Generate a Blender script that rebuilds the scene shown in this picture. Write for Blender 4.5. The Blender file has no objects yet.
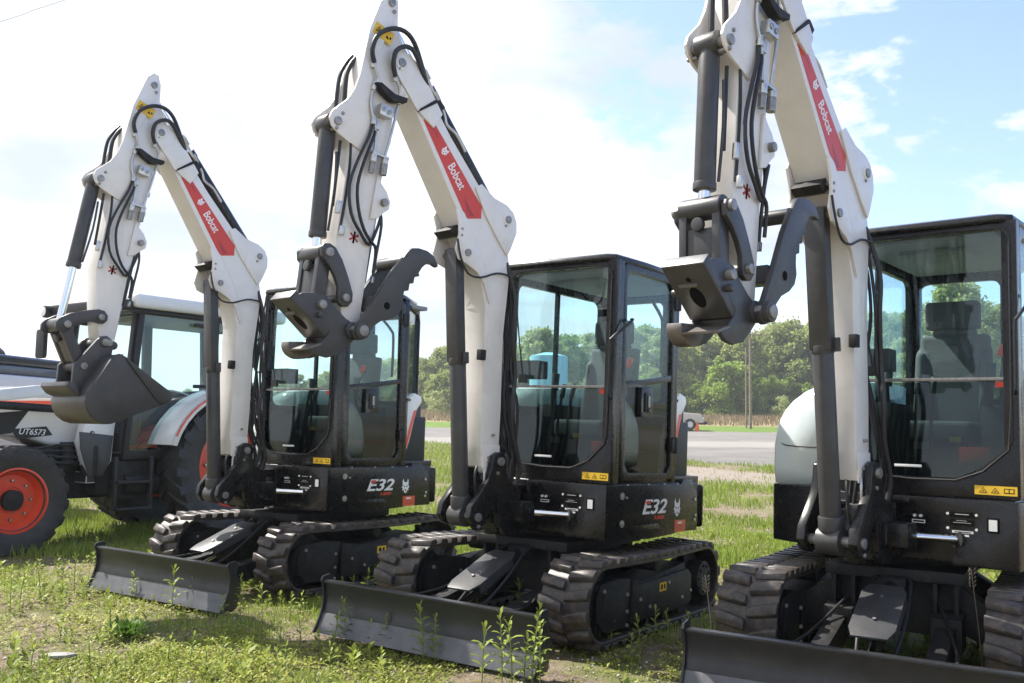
import bpy, bmesh, math, random
import numpy as np
from mathutils import Matrix, Vector
random.seed(7); rng = np.random.default_rng(11)
scene = bpy.context.scene
COL = scene.collection
PI = math.pi
R = math.radians

# ------------------------------------------------------------------ materials
def nodes(name):
    m = bpy.data.materials.new(name); m.use_nodes = True
    nt = m.node_tree; nt.nodes.clear()
    out = nt.nodes.new('ShaderNodeOutputMaterial')
    return m, nt, out
def lk(nt, a, b): nt.links.new(a, b)
def noise(nt, scale, detail=4, rough=.55, coord='Object', dist=0):
    tc = nt.nodes.new('ShaderNodeTexCoord'); n = nt.nodes.new('ShaderNodeTexNoise')
    n.inputs['Scale'].default_value = scale; n.inputs['Detail'].default_value = detail
    n.inputs['Roughness'].default_value = rough; n.inputs['Distortion'].default_value = dist
    lk(nt, tc.outputs[coord], n.inputs['Vector']); return n
def ramp(nt, src, stops):
    r = nt.nodes.new('ShaderNodeValToRGB'); e = r.color_ramp.elements
    while len(e) < len(stops): e.new(.5)
    for el, (p, c) in zip(e, stops):
        el.position = p; el.color = (*c, 1) if len(c) == 3 else c
    lk(nt, src, r.inputs['Fac']); return r
def g3(v): return (v, v, v)
def paint(name, col, rough=.4, metal=0., var=.12, scale=6, coat=0., bump=0., dust=None, dustamt=.3, spec=.5):
    m, nt, out = nodes(name)
    b = nt.nodes.new('ShaderNodeBsdfPrincipled'); lk(nt, b.outputs[0], out.inputs[0])
    n = noise(nt, scale, 6, .6)
    c1 = tuple(c*(1-var) for c in col); c2 = tuple(min(1, c*(1+var)) for c in col)
    r = ramp(nt, n.outputs['Fac'], [(.3, c1), (.7, c2)])
    src = r.outputs['Color']
    if dust:
        n2 = noise(nt, scale*2.3, 8, .7, dist=.4)
        r2 = ramp(nt, n2.outputs['Fac'], [(.45, g3(0)), (.75, g3(dustamt))])
        mx = nt.nodes.new('ShaderNodeMixRGB'); lk(nt, r2.outputs['Color'], mx.inputs['Fac'])
        lk(nt, src, mx.inputs['Color1']); mx.inputs['Color2'].default_value = (*dust, 1); src = mx.outputs['Color']
    lk(nt, src, b.inputs['Base Color'])
    n3 = noise(nt, scale*5, 5, .6)
    rr = nt.nodes.new('ShaderNodeMapRange'); rr.inputs['To Min'].default_value = max(.03, rough-.08); rr.inputs['To Max'].default_value = min(1, rough+.12)
    lk(nt, n3.outputs['Fac'], rr.inputs['Value']); lk(nt, rr.outputs[0], b.inputs['Roughness'])
    b.inputs['Metallic'].default_value = metal; b.inputs['Coat Weight'].default_value = coat
    b.inputs['Specular IOR Level'].default_value = spec
    if bump:
        bp = nt.nodes.new('ShaderNodeBump'); bp.inputs['Strength'].default_value = bump; bp.inputs['Distance'].default_value = .004
        n4 = noise(nt, 60, 6, .7); lk(nt, n4.outputs['Fac'], bp.inputs['Height']); lk(nt, bp.outputs[0], b.inputs['Normal'])
    return m
def glassmat(name, tint, gloss=1.0):
    m, nt, out = nodes(name)
    t = nt.nodes.new('ShaderNodeBsdfTransparent'); t.inputs[0].default_value = (*tint, 1)
    g = nt.nodes.new('ShaderNodeBsdfGlossy'); g.inputs['Roughness'].default_value = .01; g.inputs['Color'].default_value = (.95, 1, 1, 1)
    ge = nt.nodes.new('ShaderNodeNewGeometry'); dt = nt.nodes.new('ShaderNodeVectorMath'); dt.operation = 'DOT_PRODUCT'; lk(nt, ge.outputs['Normal'], dt.inputs[0]); lk(nt, ge.outputs['Incoming'], dt.inputs[1])
    ab = nt.nodes.new('ShaderNodeMath'); ab.operation = 'ABSOLUTE'; lk(nt, dt.outputs['Value'], ab.inputs[0])
    om = nt.nodes.new('ShaderNodeMath'); om.operation = 'SUBTRACT'; om.inputs[0].default_value = 1; lk(nt, ab.outputs[0], om.inputs[1])
    pw = nt.nodes.new('ShaderNodeMath'); pw.operation = 'POWER'; lk(nt, om.outputs[0], pw.inputs[0]); pw.inputs[1].default_value = 5
    mt = nt.nodes.new('ShaderNodeMath'); mt.operation = 'MULTIPLY_ADD'; lk(nt, pw.outputs[0], mt.inputs[0]); mt.inputs[1].default_value = .7*gloss; mt.inputs[2].default_value = .035*gloss
    mx = nt.nodes.new('ShaderNodeMixShader'); lk(nt, mt.outputs[0], mx.inputs[0]); lk(nt, t.outputs[0], mx.inputs[1]); lk(nt, g.outputs[0], mx.inputs[2])
    lk(nt, mx.outputs[0], out.inputs[0]); return m
def leafmat(name, c1, c2, trans=.35, scale=3.):
    m, nt, out = nodes(name)
    d = nt.nodes.new('ShaderNodeBsdfPrincipled'); d.inputs['Roughness'].default_value = .55; d.inputs['Specular IOR Level'].default_value = .25
    t = nt.nodes.new('ShaderNodeBsdfTranslucent')
    a = nt.nodes.new('ShaderNodeAttribute'); a.attribute_name = 'tone'
    r = ramp(nt, a.outputs['Fac'], [(0., c1), (1., c2)])
    oi = nt.nodes.new('ShaderNodeObjectInfo'); hs = nt.nodes.new('ShaderNodeHueSaturation')
    mr = nt.nodes.new('ShaderNodeMapRange'); mr.inputs['To Min'].default_value = .82; mr.inputs['To Max'].default_value = 1.2
    lk(nt, oi.outputs['Random'], mr.inputs['Value']); lk(nt, mr.outputs[0], hs.inputs['Value']); lk(nt, r.outputs['Color'], hs.inputs['Color'])
    lk(nt, hs.outputs[0], d.inputs['Base Color']); lk(nt, hs.outputs[0], t.inputs['Color'])
    mx = nt.nodes.new('ShaderNodeMixShader'); mx.inputs[0].default_value = trans
    lk(nt, d.outputs[0], mx.inputs[1]); lk(nt, t.outputs[0], mx.inputs[2]); lk(nt, mx.outputs[0], out.inputs[0]); return m

DUST = (.16, .125, .09)
MT = dict(
 white=paint('ivory_paint', (.76, .73, .69), .33, var=.04, scale=3, coat=.3, dust=(.46, .40, .32), dustamt=.26),
 black=paint('black_paint', (.009, .009, .010), .26, var=.2, scale=4, coat=.12, spec=.35, dust=(.05, .045, .04), dustamt=.06),
 blackmatt=paint('matt_black', (.012, .012, .013), .6, spec=.3, var=.2, dust=(.09, .08, .065), dustamt=.35),
 plastic=paint('black_plastic', (.018, .018, .019), .45, spec=.35, var=.15, bump=.15),
 grey=paint('dark_grey_paint', (.043, .043, .045), .36, var=.2, scale=7, dust=(.12, .10, .085), dustamt=.22),
 steel=paint('worn_steel', (.16, .15, .14), .42, metal=.5, var=.3, scale=9, dust=(.16, .09, .05), dustamt=.5, bump=.2),
 blade=paint('blade_paint', (.018, .019, .021), .32, var=.25, scale=5, dust=(.10, .09, .08), dustamt=.15, bump=.08),
 wear=paint('blade_wear_sheen', (.085, .087, .095), .38, metal=.2, var=.2, scale=6, dust=(.22, .20, .18), dustamt=.3, bump=.15),  # worn steel; sky reflection on the lower blade is painted into the colour
 rubber=paint('track_rubber', (.032, .028, .026), .45, var=.35, scale=9, dust=(.20, .14, .10), dustamt=.6, bump=.4),
 tyre=paint('tyre_rubber', (.024, .024, .025), .6, var=.25, scale=6, dust=(.10, .085, .07), dustamt=.35, bump=.25),
 chrome=paint('chrome_rod', (.78, .78, .78), .12, metal=1., var=.04),
 zinc=paint('zinc_fitting', (.52, .51, .48), .32, metal=.8, var=.15, scale=30),
 pin=paint('pin_head', (.27, .26, .245), .4, metal=.6, var=.3, scale=30),
 hose=paint('hose_rubber', (.018, .018, .02), .45, var=.2),
 red=paint('red_decal', (.60, .045, .025), .35, var=.06, scale=5),
 redd=paint('dark_red_print', (.38, .03, .022), .35, var=.1),
 orange=paint('orange_red', (.75, .085, .03), .35, var=.06, coat=.3),
 rim=paint('rim_paint', (.72, .055, .018), .35, var=.08, coat=.2, dust=(.35, .2, .12), dustamt=.3),
 yellow=paint('yellow_sticker', (.80, .50, .03), .4, var=.05),
 letter=paint('white_lettering', (.82, .82, .80), .4, var=.02),
 inkk=paint('black_ink', (.006, .006, .006), .8, spec=.1, var=.05),
 seat=paint('seat_fabric', (.085, .088, .095), .85, var=.15, scale=14, bump=.4),
 interior=paint('cab_interior', (.05, .052, .055), .6, var=.15),
 liner=paint('cab_headliner', (.22, .23, .23), .8, var=.08),
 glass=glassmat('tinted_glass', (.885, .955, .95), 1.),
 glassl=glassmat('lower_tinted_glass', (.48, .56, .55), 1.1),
 mirror=paint('mirror_face', (.55, .6, .65), .05, metal=1., var=.02),
 twhite=paint('tractor_white', (.66, .66, .65), .28, var=.04, coat=.5, dust=(.5, .47, .42), dustamt=.12),
 hood=paint('hood_white', (.62, .69, .69), .16, var=.04, coat=.8),
 wood=paint('pole_wood', (.23, .18, .13), .8, var=.2, scale=3),
 lens=paint('lamp_lens', (.75, .75, .72), .15, var=.1),
 beige=paint('truck_beige', (.50, .45, .36), .35, var=.08),
 blue=paint('tank_blue', (.22, .45, .55), .5, var=.1),
 navy=paint('dark_blue_sheen', (.035, .05, .09), .22, var=.1, coat=.5),  # bluish highlight of the glossy black band, put into the colour
 bark=paint('bark', (.14, .11, .085), .9, var=.3, scale=2, bump=.6),
 paper=paint('pale_litter', (.22, .21, .20), .6, var=.1),
 pebble=paint('pebble_stone', (.42, .38, .33), .8, var=.3, scale=20),
 orangep=paint('orange_plastic', (.8, .12, .03), .5, var=.05),
)

# ------------------------------------------------------------------ mesh builder
class MB:
    def __init__(s): s.v = []; s.f = []; s.mi = []
    def add(s, vs, fs, m=0):
        o = len(s.v); s.v += [tuple(v) for v in vs]; s.f += [tuple(i+o for i in f) for f in fs]; s.mi += [m]*len(fs); return s
    def box(s, x0, x1, y0, y1, z0, z1, m=0, M=None):
        vs = [Vector(p) for p in ((x0,y0,z0),(x1,y0,z0),(x1,y1,z0),(x0,y1,z0),(x0,y0,z1),(x1,y0,z1),(x1,y1,z1),(x0,y1,z1))]
        if M is not None: vs = [M @ v for v in vs]
        return s.add(vs, [(0,3,2,1),(4,5,6,7),(0,1,5,4),(1,2,6,5),(2,3,7,6),(3,0,4,7)], m)
    def prism(s, poly, d0, d1, axis='y', m=0):
        """poly 2-D; axis y: poly=(x,z); axis z: poly=(x,y); axis x: poly=(y,z)"""
        n = len(poly)
        def P(p, d): return {'y': (p[0], d, p[1]), 'z': (p[0], p[1], d), 'x': (d, p[0], p[1])}[axis]
        vs = [P(p, d0) for p in poly] + [P(p, d1) for p in poly]
        fs = [tuple(range(n)), tuple(range(2*n-1, n-1, -1))] + [(i, i+n, (i+1) % n+n, (i+1) % n) for i in range(n)]
        return s.add(vs, fs, m)
    def cyl(s, a, b, r, n=20, r2=None, m=0):
        a, b = Vector(a), Vector(b); r2 = r if r2 is None else r2
        d = (b-a).normalized(); u = d.orthogonal().normalized(); w = d.cross(u)
        vs = [a+(u*math.cos(t)+w*math.sin(t))*r for t in [2*PI*i/n for i in range(n)]] + [b+(u*math.cos(t)+w*math.sin(t))*r2 for t in [2*PI*i/n for i in range(n)]]
        return s.add(vs, [tuple(range(n-1, -1, -1)), tuple(range(n, 2*n))] + [(i, (i+1) % n, (i+1) % n+n, i+n) for i in range(n)], m)
    def tube(s, pts, r, n=8, m=0, sm=3):
        P = [Vector(p) for p in pts]
        if sm > 1 and len(P) > 2:
            Q = []
            for i in range(len(P)-1):
                p0 = P[max(i-1, 0)]; p1 = P[i]; p2 = P[i+1]; p3 = P[min(i+2, len(P)-1)]
                for k in range(sm):
                    t = k/sm
                    Q.append(.5*((2*p1)+(p2-p0)*t+(2*p0-5*p1+4*p2-p3)*t*t+(3*p1-p0-3*p2+p3)*t**3))
            Q.append(P[-1]); P = Q
        rings = []; u = None
        for i, p in enumerate(P):
            d = (P[min(i+1, len(P)-1)]-P[max(i-1, 0)]).normalized()
            u = d.orthogonal().normalized() if u is None else (u-d*u.dot(d)).normalized()
            w = d.cross(u); rings.append([p+(u*math.cos(t)+w*math.sin(t))*r for t in [2*PI*k/n for k in range(n)]])
        vs = [v for q in rings for v in q]; L = len(P)
        fs = [tuple(range(n-1, -1, -1)), tuple(range((L-1)*n, L*n))]
        for i in range(L-1):
            for k in range(n): fs.append((i*n+k, i*n+(k+1) % n, (i+1)*n+(k+1) % n, (i+1)*n+k))
        return s.add(vs, fs, m)
    def lathe(s, prof, c, ax='y', n=40, m=0):
        """prof: list (radius, offset along axis); closed loop"""
        vs = []; L = len(prof)
        for i in range(n):
            t = 2*PI*i/n; ct, st = math.cos(t), math.sin(t)
            for r, o in prof:
                vs.append((c[0]+r*ct, c[1]+o, c[2]+r*st) if ax == 'y' else (c[0]+r*ct, c[1]+r*st, c[2]+o))
        fs = []
        for i in range(n):
            for k in range(L):
                a = i*L+k; b = i*L+(k+1) % L; e = ((i+1) % n)*L+(k+1) % L; d = ((i+1) % n)*L+k
                fs.append((a, b, e, d))
        return s.add(vs, fs, m)
    def ring(s, outer, inner, d0, d1, P, m=0, c=None):
        """frame between two star-shaped 2-D loops, P(u,v,d)->3-D"""
        cx = sum(p[0] for p in inner)/len(inner) if c is None else c[0]; cy = sum(p[1] for p in inner)/len(inner) if c is None else c[1]
        A = sorted(set(round(math.atan2(p[1]-cy, p[0]-cx), 5) for p in list(outer)+list(inner)))
        def cast(loop, a):
            dx, dy = math.cos(a), math.sin(a); best = None
            for i in range(len(loop)):
                x1, y1 = loop[i][0]-cx, loop[i][1]-cy; x2, y2 = loop[(i+1) % len(loop)][0]-cx, loop[(i+1) % len(loop)][1]-cy
                ex, ey = x2-x1, y2-y1; den = dx*ey-dy*ex
                if abs(den) < 1e-12: continue
                t = (x1*ey-y1*ex)/den; u = (x1*dy-y1*dx)/den
                if t > 0 and -1e-5 <= u <= 1+1e-5 and (best is None or t > best): best = t
            return (cx+dx*best, cy+dy*best)
        O = [cast(outer, a) for a in A]; I = [cast(inner, a) for a in A]; n = len(A)
        vs = [P(*p, d0) for p in O]+[P(*p, d0) for p in I]+[P(*p, d1) for p in O]+[P(*p, d1) for p in I]
        fs = []
        for i in range(n):
            j = (i+1) % n
            fs += [(i, j, n+j, n+i), (2*n+j, 2*n+i, 3*n+i, 3*n+j), (j, i, 2*n+i, 2*n+j), (n+i, n+j, 3*n+j, 3*n+i)]
        return s.add(vs, fs, m)
    def mesh(s, name, mats, bevel=0, seg=2, smooth=38, ang=35):
        me = bpy.data.meshes.new(name); me.from_pydata(s.v, [], s.f)
        if not isinstance(mats, (list, tuple)): mats = [mats]
        for m in mats: me.materials.append(MT[m])
        me.polygons.foreach_set('material_index', s.mi)
        bm = bmesh.new(); bm.from_mesh(me)
        bmesh.ops.recalc_face_normals(bm, faces=bm.faces)
        if bevel:
            es = [e for e in bm.edges if len(e.link_faces) == 2 and e.calc_face_angle(0) > R(ang)]
            bmesh.ops.bevel(bm, geom=es, offset=bevel, segments=seg, affect='EDGES', clamp_overlap=True, profile=.6)
        bm.to_mesh(me); bm.free()
        me.polygons.foreach_set('use_smooth', [True]*len(me.polygons))
        me.set_sharp_from_angle(angle=R(smooth))
        return me

CACHE = {}
def link(name, me, parent=None, M=None):
    o = bpy.data.objects.new(name, me); COL.objects.link(o)
    if parent is not None: o.parent = parent
    if M is not None: o.matrix_local = M
    return o
NOSPLIT = ('lettering', 'emblem', 'sticker', 'seat_trim', 'louvres', 'decal', 'mark', 'leaves', 'crown', 'interior')
SING = dict(data_plates='data_plate', pivot_pins='pivot_pin', bolt_heads='bolt_head', rollers='roller', blade_hoses='blade_hose', skirt_bolts='skirt_bolt', pivot_plates='pivot_plate', side_plates='side_plate', pin_bosses='pin_boss', hydraulic_pipes='hydraulic_pipe', hydraulic_fittings='hydraulic_fitting', hoses='hose', idler_links='idler_link', link_pins='link_pin', door_hinges='door_hinge', wheels='wheel', work_lights='work_light', mirrors='mirror', cab_windows='cab_window', rear_fenders='rear_fender', bucket_pins='bucket_pin', bucket_ears='bucket_ear', blade_arms='blade_arm', hose_bundle='bundled_hose', hose_fittings='hose_fitting', access_steps='access_step', engine_lines='engine_line', control_consoles='control_console', truck_windows='truck_window')
def islands(me):
    n = len(me.vertices); par = list(range(n))
    def fd(a):
        while par[a] != a: par[a] = par[par[a]]; a = par[a]
        return a
    for e in me.edges:
        a, b = fd(e.vertices[0]), fd(e.vertices[1])
        if a != b: par[a] = b
    co = np.empty(n*3); me.vertices.foreach_get('co', co); co = co.reshape(-1, 3); root = np.array([fd(i) for i in range(n)])
    ids = list(dict.fromkeys(root.tolist())); bb = [(co[root == i].min(0)-.003, co[root == i].max(0)+.003) for i in ids]; g = list(range(len(ids)))
    ch = True
    while ch:
        ch = False
        for i in range(len(ids)):
            for j in range(i+1, len(ids)):
                if g[i] != g[j] and (bb[i][0] <= bb[j][1]).all() and (bb[j][0] <= bb[i][1]).all():
                    k = g[j]; g = [g[i] if q == k else q for q in g]; ch = True
    lab = {ids[i]: g[i] for i in range(len(ids))}; vl = [lab[r] for r in root.tolist()]; gs = list(dict.fromkeys(g))
    if len(gs) == 1: return [me]
    out = []
    for k in gs:
        m2 = me.copy(); bm = bmesh.new(); bm.from_mesh(m2); bm.verts.ensure_lookup_table()
        bmesh.ops.delete(bm, geom=[v for v in bm.verts if vl[v.index] != k], context='VERTS'); bm.to_mesh(m2); bm.free(); out.append(m2)
    out.sort(key=lambda m: -max((max(v.co[a] for v in m.vertices)-min(v.co[a] for v in m.vertices)) for a in range(3)))
    return out
def part(name, parent, key, fn, M=None):
    if any(t in name for t in NOSPLIT): return part1(name, parent, key, fn, M)
    if key is not None and ('S', key) in CACHE: L = CACHE[('S', key)]
    else:
        L = islands(fn())
        if key is not None: CACHE[('S', key)] = L
    nm = SING.get(name, name) if len(L) > 1 else name
    obs = [link(nm, me, parent, M) for me in L]
    return obs[0]
def part1(name, parent, key, fn, M=None):
    """mesh built once per key, then shared"""
    if key is None or key not in CACHE:
        me = fn()
        if key is not None: CACHE[key] = me
    else: me = CACHE[key]
    return link(name, me, parent, M)
def top(name, label, cat, group=None, M=None, me=None):
    o = link(name, me, None, M); o['label'] = label; o['category'] = cat
    if group: o['group'] = group
    return o
def struct(o, kind='structure'): o['kind'] = kind; return o
def text_geo(txt, size, shear=0., bold=0., extrude=.0008, align='CENTER', sx=1.):
    cu = bpy.data.curves.new('lettering', 'FONT'); cu.body = txt; cu.size = size; cu.shear = shear; cu.offset = bold; cu.extrude = extrude
    cu.align_x = align; cu.align_y = 'CENTER'
    o = bpy.data.objects.new('lettering', cu); COL.objects.link(o)
    dg = bpy.context.evaluated_depsgraph_get(); me = bpy.data.meshes.new_from_object(o.evaluated_get(dg))
    bpy.data.objects.remove(o)
    if sx != 1.: me.transform(Matrix.Diagonal((sx, 1, 1, 1)))
    return me
def text_mesh(txt, size, M, mat, **k):
    me = text_geo(txt, size, **k); me.transform(M); me.materials.clear(); me.materials.append(MT[mat]); return me
def basis(o, u, v):
    """matrix with text x along u and y along v"""
    u = Vector(u).normalized(); v = Vector(v).normalized(); w = u.cross(v)
    M = Matrix((u, v, w)).transposed().to_4x4(); M.translation = Vector(o); return M
def T(x, y, z): return Matrix.Translation((x, y, z))
def Rz(a): return Matrix.Rotation(a, 4, 'Z')
def Ry(a): return Matrix.Rotation(a, 4, 'Y')
def rot2(a, p): return (p[0]*math.cos(a)-p[1]*math.sin(a), p[0]*math.sin(a)+p[1]*math.cos(a))
def rect_r(x0, x1, z0, z1, r, n=4):
    out = []
    for cx, cz, a0 in ((x1-r, z1-r, 0), (x0+r, z1-r, 90), (x0+r, z0+r, 180), (x1-r, z0+r, 270)):
        for k in range(n+1):
            a = R(a0+90*k/n); out.append((cx+r*math.cos(a), cz+r*math.sin(a)))
    return out
CATHEAD = [(-.5,.62),(-.36,.95),(-.27,.62),(-.1,.52),(.1,.52),(.27,.62),(.36,.95),(.5,.62),(.46,.2),(.62,-.05),(.44,-.15),(.52,-.4),(.3,-.36),(.22,-.62),(.0,-.72),(-.22,-.62),(-.3,-.36),(-.52,-.4),(-.44,-.15),(-.62,-.05),(-.46,.2)]
def cat_logo(mb, o, u, v, s, m=0, m2=None):
    """emblem: head outline with ear tufts, thin relief, eyes and muzzle in ground colour"""
    B = basis(o, u, v)
    n = len(CATHEAD); vs = [B @ Vector((p[0]*s, p[1]*s, 0)) for p in CATHEAD]+[B @ Vector((p[0]*s, p[1]*s, .001)) for p in CATHEAD]
    mb.add(vs, [tuple(range(n)), tuple(range(2*n-1, n-1, -1))]+[(i, i+n, (i+1) % n+n, (i+1) % n) for i in range(n)], m)
    if m2 is not None:
        for q in ([(-.34,.22),(-.08,.05),(-.12,-.06),(-.3,.04)], [(.34,.22),(.08,.05),(.12,-.06),(.3,.04)], [(-.12,-.28),(.12,-.28),(.05,-.5),(-.05,-.5)]):
            vs = [B @ Vector((p[0]*s, p[1]*s, .0016)) for p in q]; mb.add(vs, [(0,1,2,3)], m2)

# ------------------------------------------------------------------ ground height
def zg(x, y):
    z = np.where(y < 12, 0, np.where(y < 25, .025*(y-12), np.where(y < 80, .325+.01227*(y-25), np.where(y < 150, 1.0+.035*(y-80), 3.45+.012*(y-150)))))
    return z
def lotedge(x): return np.clip(40-1.6*(x+3), 24.5, 44)

# ------------------------------------------------------------------ excavator
FS, FZ = .928, 1.052
TIP = (.927, 2.277)
def build_track_mesh():
    mb = MB(); r = .215; xf, xr, zc = .892, -.62, .268
    # path: stadium, parameter by length
    Ls = xf-xr; per = 2*Ls+2*PI*r
    def at(t):
        t %= per
        if t < Ls: return (xf-t, zc+r+.012*math.sin(PI*t/Ls)*-1, 0, 1)      # top going rearwards (slight sag)
        t -= Ls
        if t < PI*r: a = PI/2+t/r; return (xr+r*math.cos(a), zc+r*math.sin(a), math.cos(a), math.sin(a))
        t -= PI*r
        if t < Ls: return (xr+t, zc-r, 0, -1)
        t -= Ls; a = -PI/2+t/r; return (xf+r*math.cos(a), zc+r*math.sin(a), math.cos(a), math.sin(a))
    N = 132; vs = []; W = .155
    for i in range(N):
        x, z, nx, nz = at(per*i/N)
        for w, e in ((-W, .022), (-W+.012, .0)): pass
        for (y, e) in ((-W, .0), (-W, .024), (W, .024), (W, .0)): vs.append((x+nx*(e-.01), y, z+nz*(e-.01)))
    fs = []
    for i in range(N):
        j = (i+1) % N
        for k in range(4): fs.append((i*4+k, i*4+(k+1) % 4, j*4+(k+1) % 4, j*4+k))
    mb.add(vs, fs)
    P = 40
    rr = random.Random(3)
    for i in range(P):
        for side in (-1, 1):
            t0 = per*(i+(.5 if side > 0 else 0))/P; half = .0275
            ys = ((.006, -.012), (.085, .004), (.158, .016))
            rows = []
            for (yy, off) in ys:
                x, z, nx, nz = at(t0+off); tx, tz = -nz, nx
                hgt = .034+rr.uniform(-.003, .002)
                wi = half*(1.0 if yy > .05 else .8)
                b = Vector((x+nx*.012, side*yy, z+nz*.012))
                tv = Vector((tx, 0, tz)); nv = Vector((nx, 0, nz))
                rows.append([b-tv*wi*1.35, b+tv*wi*1.35, b+tv*wi+nv*hgt, b-tv*wi+nv*hgt])
            vs = [p for r_ in rows for p in r_]; fs = [(0,1,2,3), (8,11,10,9)]
            for q in range(2):
                for k in range(4): fs.append((q*4+k, q*4+4+k, q*4+4+(k+1) % 4, q*4+(k+1) % 4))
            mb.add(vs, fs)
    return mb.mesh('rubber_track', 'rubber', bevel=.004, seg=1)
def stadium(xr, xf, zc, r, n=10):
    return [(xf+r*math.cos(R(a)), zc+r*math.sin(R(a))) for a in np.linspace(-90, 90, n)]+[(xr+r*math.cos(R(a)), zc+r*math.sin(R(a))) for a in np.linspace(90, 270, n)]

def excavator(cfg):
    root = top('mini_excavator', cfg['label'], 'excavator', 'mini excavators parked side by side', cfg['M'])
    SW0 = Rz(cfg['sw']); SW = SW0 @ T(0,-.058,0)
    # --- undercarriage
    for sd in (1, -1):
        Mt = T(0, sd*.62, 0)
        part('rubber_track', root, 'track', build_track_mesh, Mt)
        def tf():
            mb = MB()
            mb.prism([(.90,.10),(.90,.36),(.70,.40),(.30,.34),(-.34,.40),(-.42,.30),(-.42,.10)], -.10, .10)
            for sy in (-1, 1):
                mb.prism([(.60,.10),(.88,.11),(.97,.18),(.985,.30),(.93,.385),(.72,.40),(.56,.385)], sy*.128, sy*.140); mb.prism([(.545,.12),(.545,.375),(.50,.37),(.46,.335),(-.30,.365),(-.36,.32),(-.36,.14)], sy*.128, sy*.148)
                mb.box(-.30, .46, sy*.148, sy*.152, .165, .175); mb.prism([(.64,.15),(.85,.155),(.92,.21),(.92,.31),(.88,.345),(.64,.35)], sy*.140, sy*.1455)
            mb.cyl((.13,-.12,.43),(.13,.12,.43),.045)
            return mb.mesh('track_frame', 'blackmatt', bevel=.008)
        fr = part('track_frame', root, 'tframe', tf, Mt)
        def boltf():
            mb = MB()
            for x, z in ((.62,.30),(.62,.2),(.02,.31),(.30,.19),(-.2,.19),(-.34,.22),(.44,.25),(.92,.35),(.62,.12)):
                for sy in (-1, 1): mb.cyl((x, sy*.146, z), (x, sy*.158, z), .011, 6)
            return mb.mesh('bolt_heads', 'zinc')
        part('bolt_heads', fr, 'tfb', boltf)
        if sd == 1:
            def stf():
                mb = MB(); mb.box(.05,.155,.147,.149,.262,.318, 0); mb.box(.07,.09,.149,.1495,.275,.305,1); mb.box(.11,.135,.149,.1495,.275,.305,1)
                return mb.mesh('warning_sticker', ['yellow', 'inkk'])
            part('warning_sticker', fr, 'tfs', stf)
        def rl():
            mb = MB()
            for x in (-.25, 0, .25, .5): mb.cyl((x,-.09,.085),(x,.09,.085),.05, 20); mb.cyl((x,-.11,.085),(x,.11,.085),.02, 12)
            return mb.mesh('roller', 'blackmatt', bevel=.004)
        part('rollers', root, 'rollers', rl, Mt)
        def idl():
            mb = MB(); mb.lathe([(.10,-.05),(.19,-.05),(.198,-.02),(.198,.02),(.19,.05),(.10,.05)], (.892,0,.268)); mb.cyl((.892,-.1,.268),(.892,.1,.268),.11, 24); mb.cyl((.892,-.13,.268),(.892,.13,.268),.045, 16)
            return mb.mesh('idler_wheel', 'blackmatt', bevel=.004)
        part('idler_wheel', root, 'idler', idl, Mt)
        def spk():
            mb = MB(); n = 13; pts = []
            for k in range(n):
                for da, rr in ((-.3, .165), (-.12, .20), (.12, .20), (.3, .165)):
                    a = 2*PI*(k+da)/n; pts.append((-.62+rr*math.cos(a), .268+rr*math.sin(a)))
            mb.prism(pts, -.03, .03); mb.cyl((-.62,-.1,.268),(-.62,.135,.268),.12, 28)
            for k in range(9): a = 2*PI*k/9; mb.cyl((-.62+.09*math.cos(a), .13, .268+.09*math.sin(a)), (-.62+.09*math.cos(a), .147, .268+.09*math.sin(a)), .012, 6)
            return mb.mesh('drive_sprocket', 'blackmatt', bevel=.003)
        part('drive_sprocket', root, 'sprocket', spk, Mt)
    def body():
        mb = MB(); mb.prism([(.62,-.34),(.62,.34),(-.45,.34),(-.45,-.34)], .50, .56, 'z')
        mb.box(-.4,.5,-.30,.30,.22,.50)
        for sd in (1, -1):
            for x in (.45, -.3): mb.prism([(sd*.28,.50),(sd*.28,.26),(sd*.53,.16),(sd*.53,.34)], x-.07, x+.07, 'x')
        for y in (-.30, -.20, .20, .30): mb.prism([(.50,.24),(.60,.28),(.60,.50),(.50,.50)], y-.012, y+.012)
        return mb.mesh('undercarriage_body', 'blackmatt', bevel=.008)
    part('undercarriage_body', root, 'ucbody', body)
    def turnt():
        mb = MB(); mb.cyl((0,0,.555),(0,0,.60),.36,48); mb.cyl((0,0,.54),(0,0,.565),.39,48); return mb.mesh('turntable_bearing', 'blackmatt', bevel=.005)
    part('turntable_bearing', root, 'turnt', turnt)
    # --- dozer blade
    def arc(n=9, x0=1.60, x1=1.655, dep=.04, z0=.298, z1=.0):
        out = []
        for i in range(n):
            t = i/(n-1); out.append((x0+(x1-x0)*t-dep*math.sin(PI*min(1, t*1.0))*(1-.15*t), z0+(z1-z0)*t))
        return out
    def bl():
        mb = MB(); A = arc()[:6]; B = [(x-.018, z) for x, z in A]
        mb.prism(A+B[::-1], -.765, .765)
        mb.box(1.56, 1.612, -.765, .765, .285, .303)
        return mb.mesh('blade_plate', 'blade', bevel=.004)
    bp_ = part('dozer_blade', root, 'blade', bl)
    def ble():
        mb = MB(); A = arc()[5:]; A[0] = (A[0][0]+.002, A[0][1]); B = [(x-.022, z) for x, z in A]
        mb.prism(A+B[::-1], -.765, .765); return mb.mesh('blade_edge', 'wear', bevel=.003)  # lower face lighter: scuffed, plus a painted sheen where it tilts skyward
    part('cutting_edge', bp_, 'bladee', ble)
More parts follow.
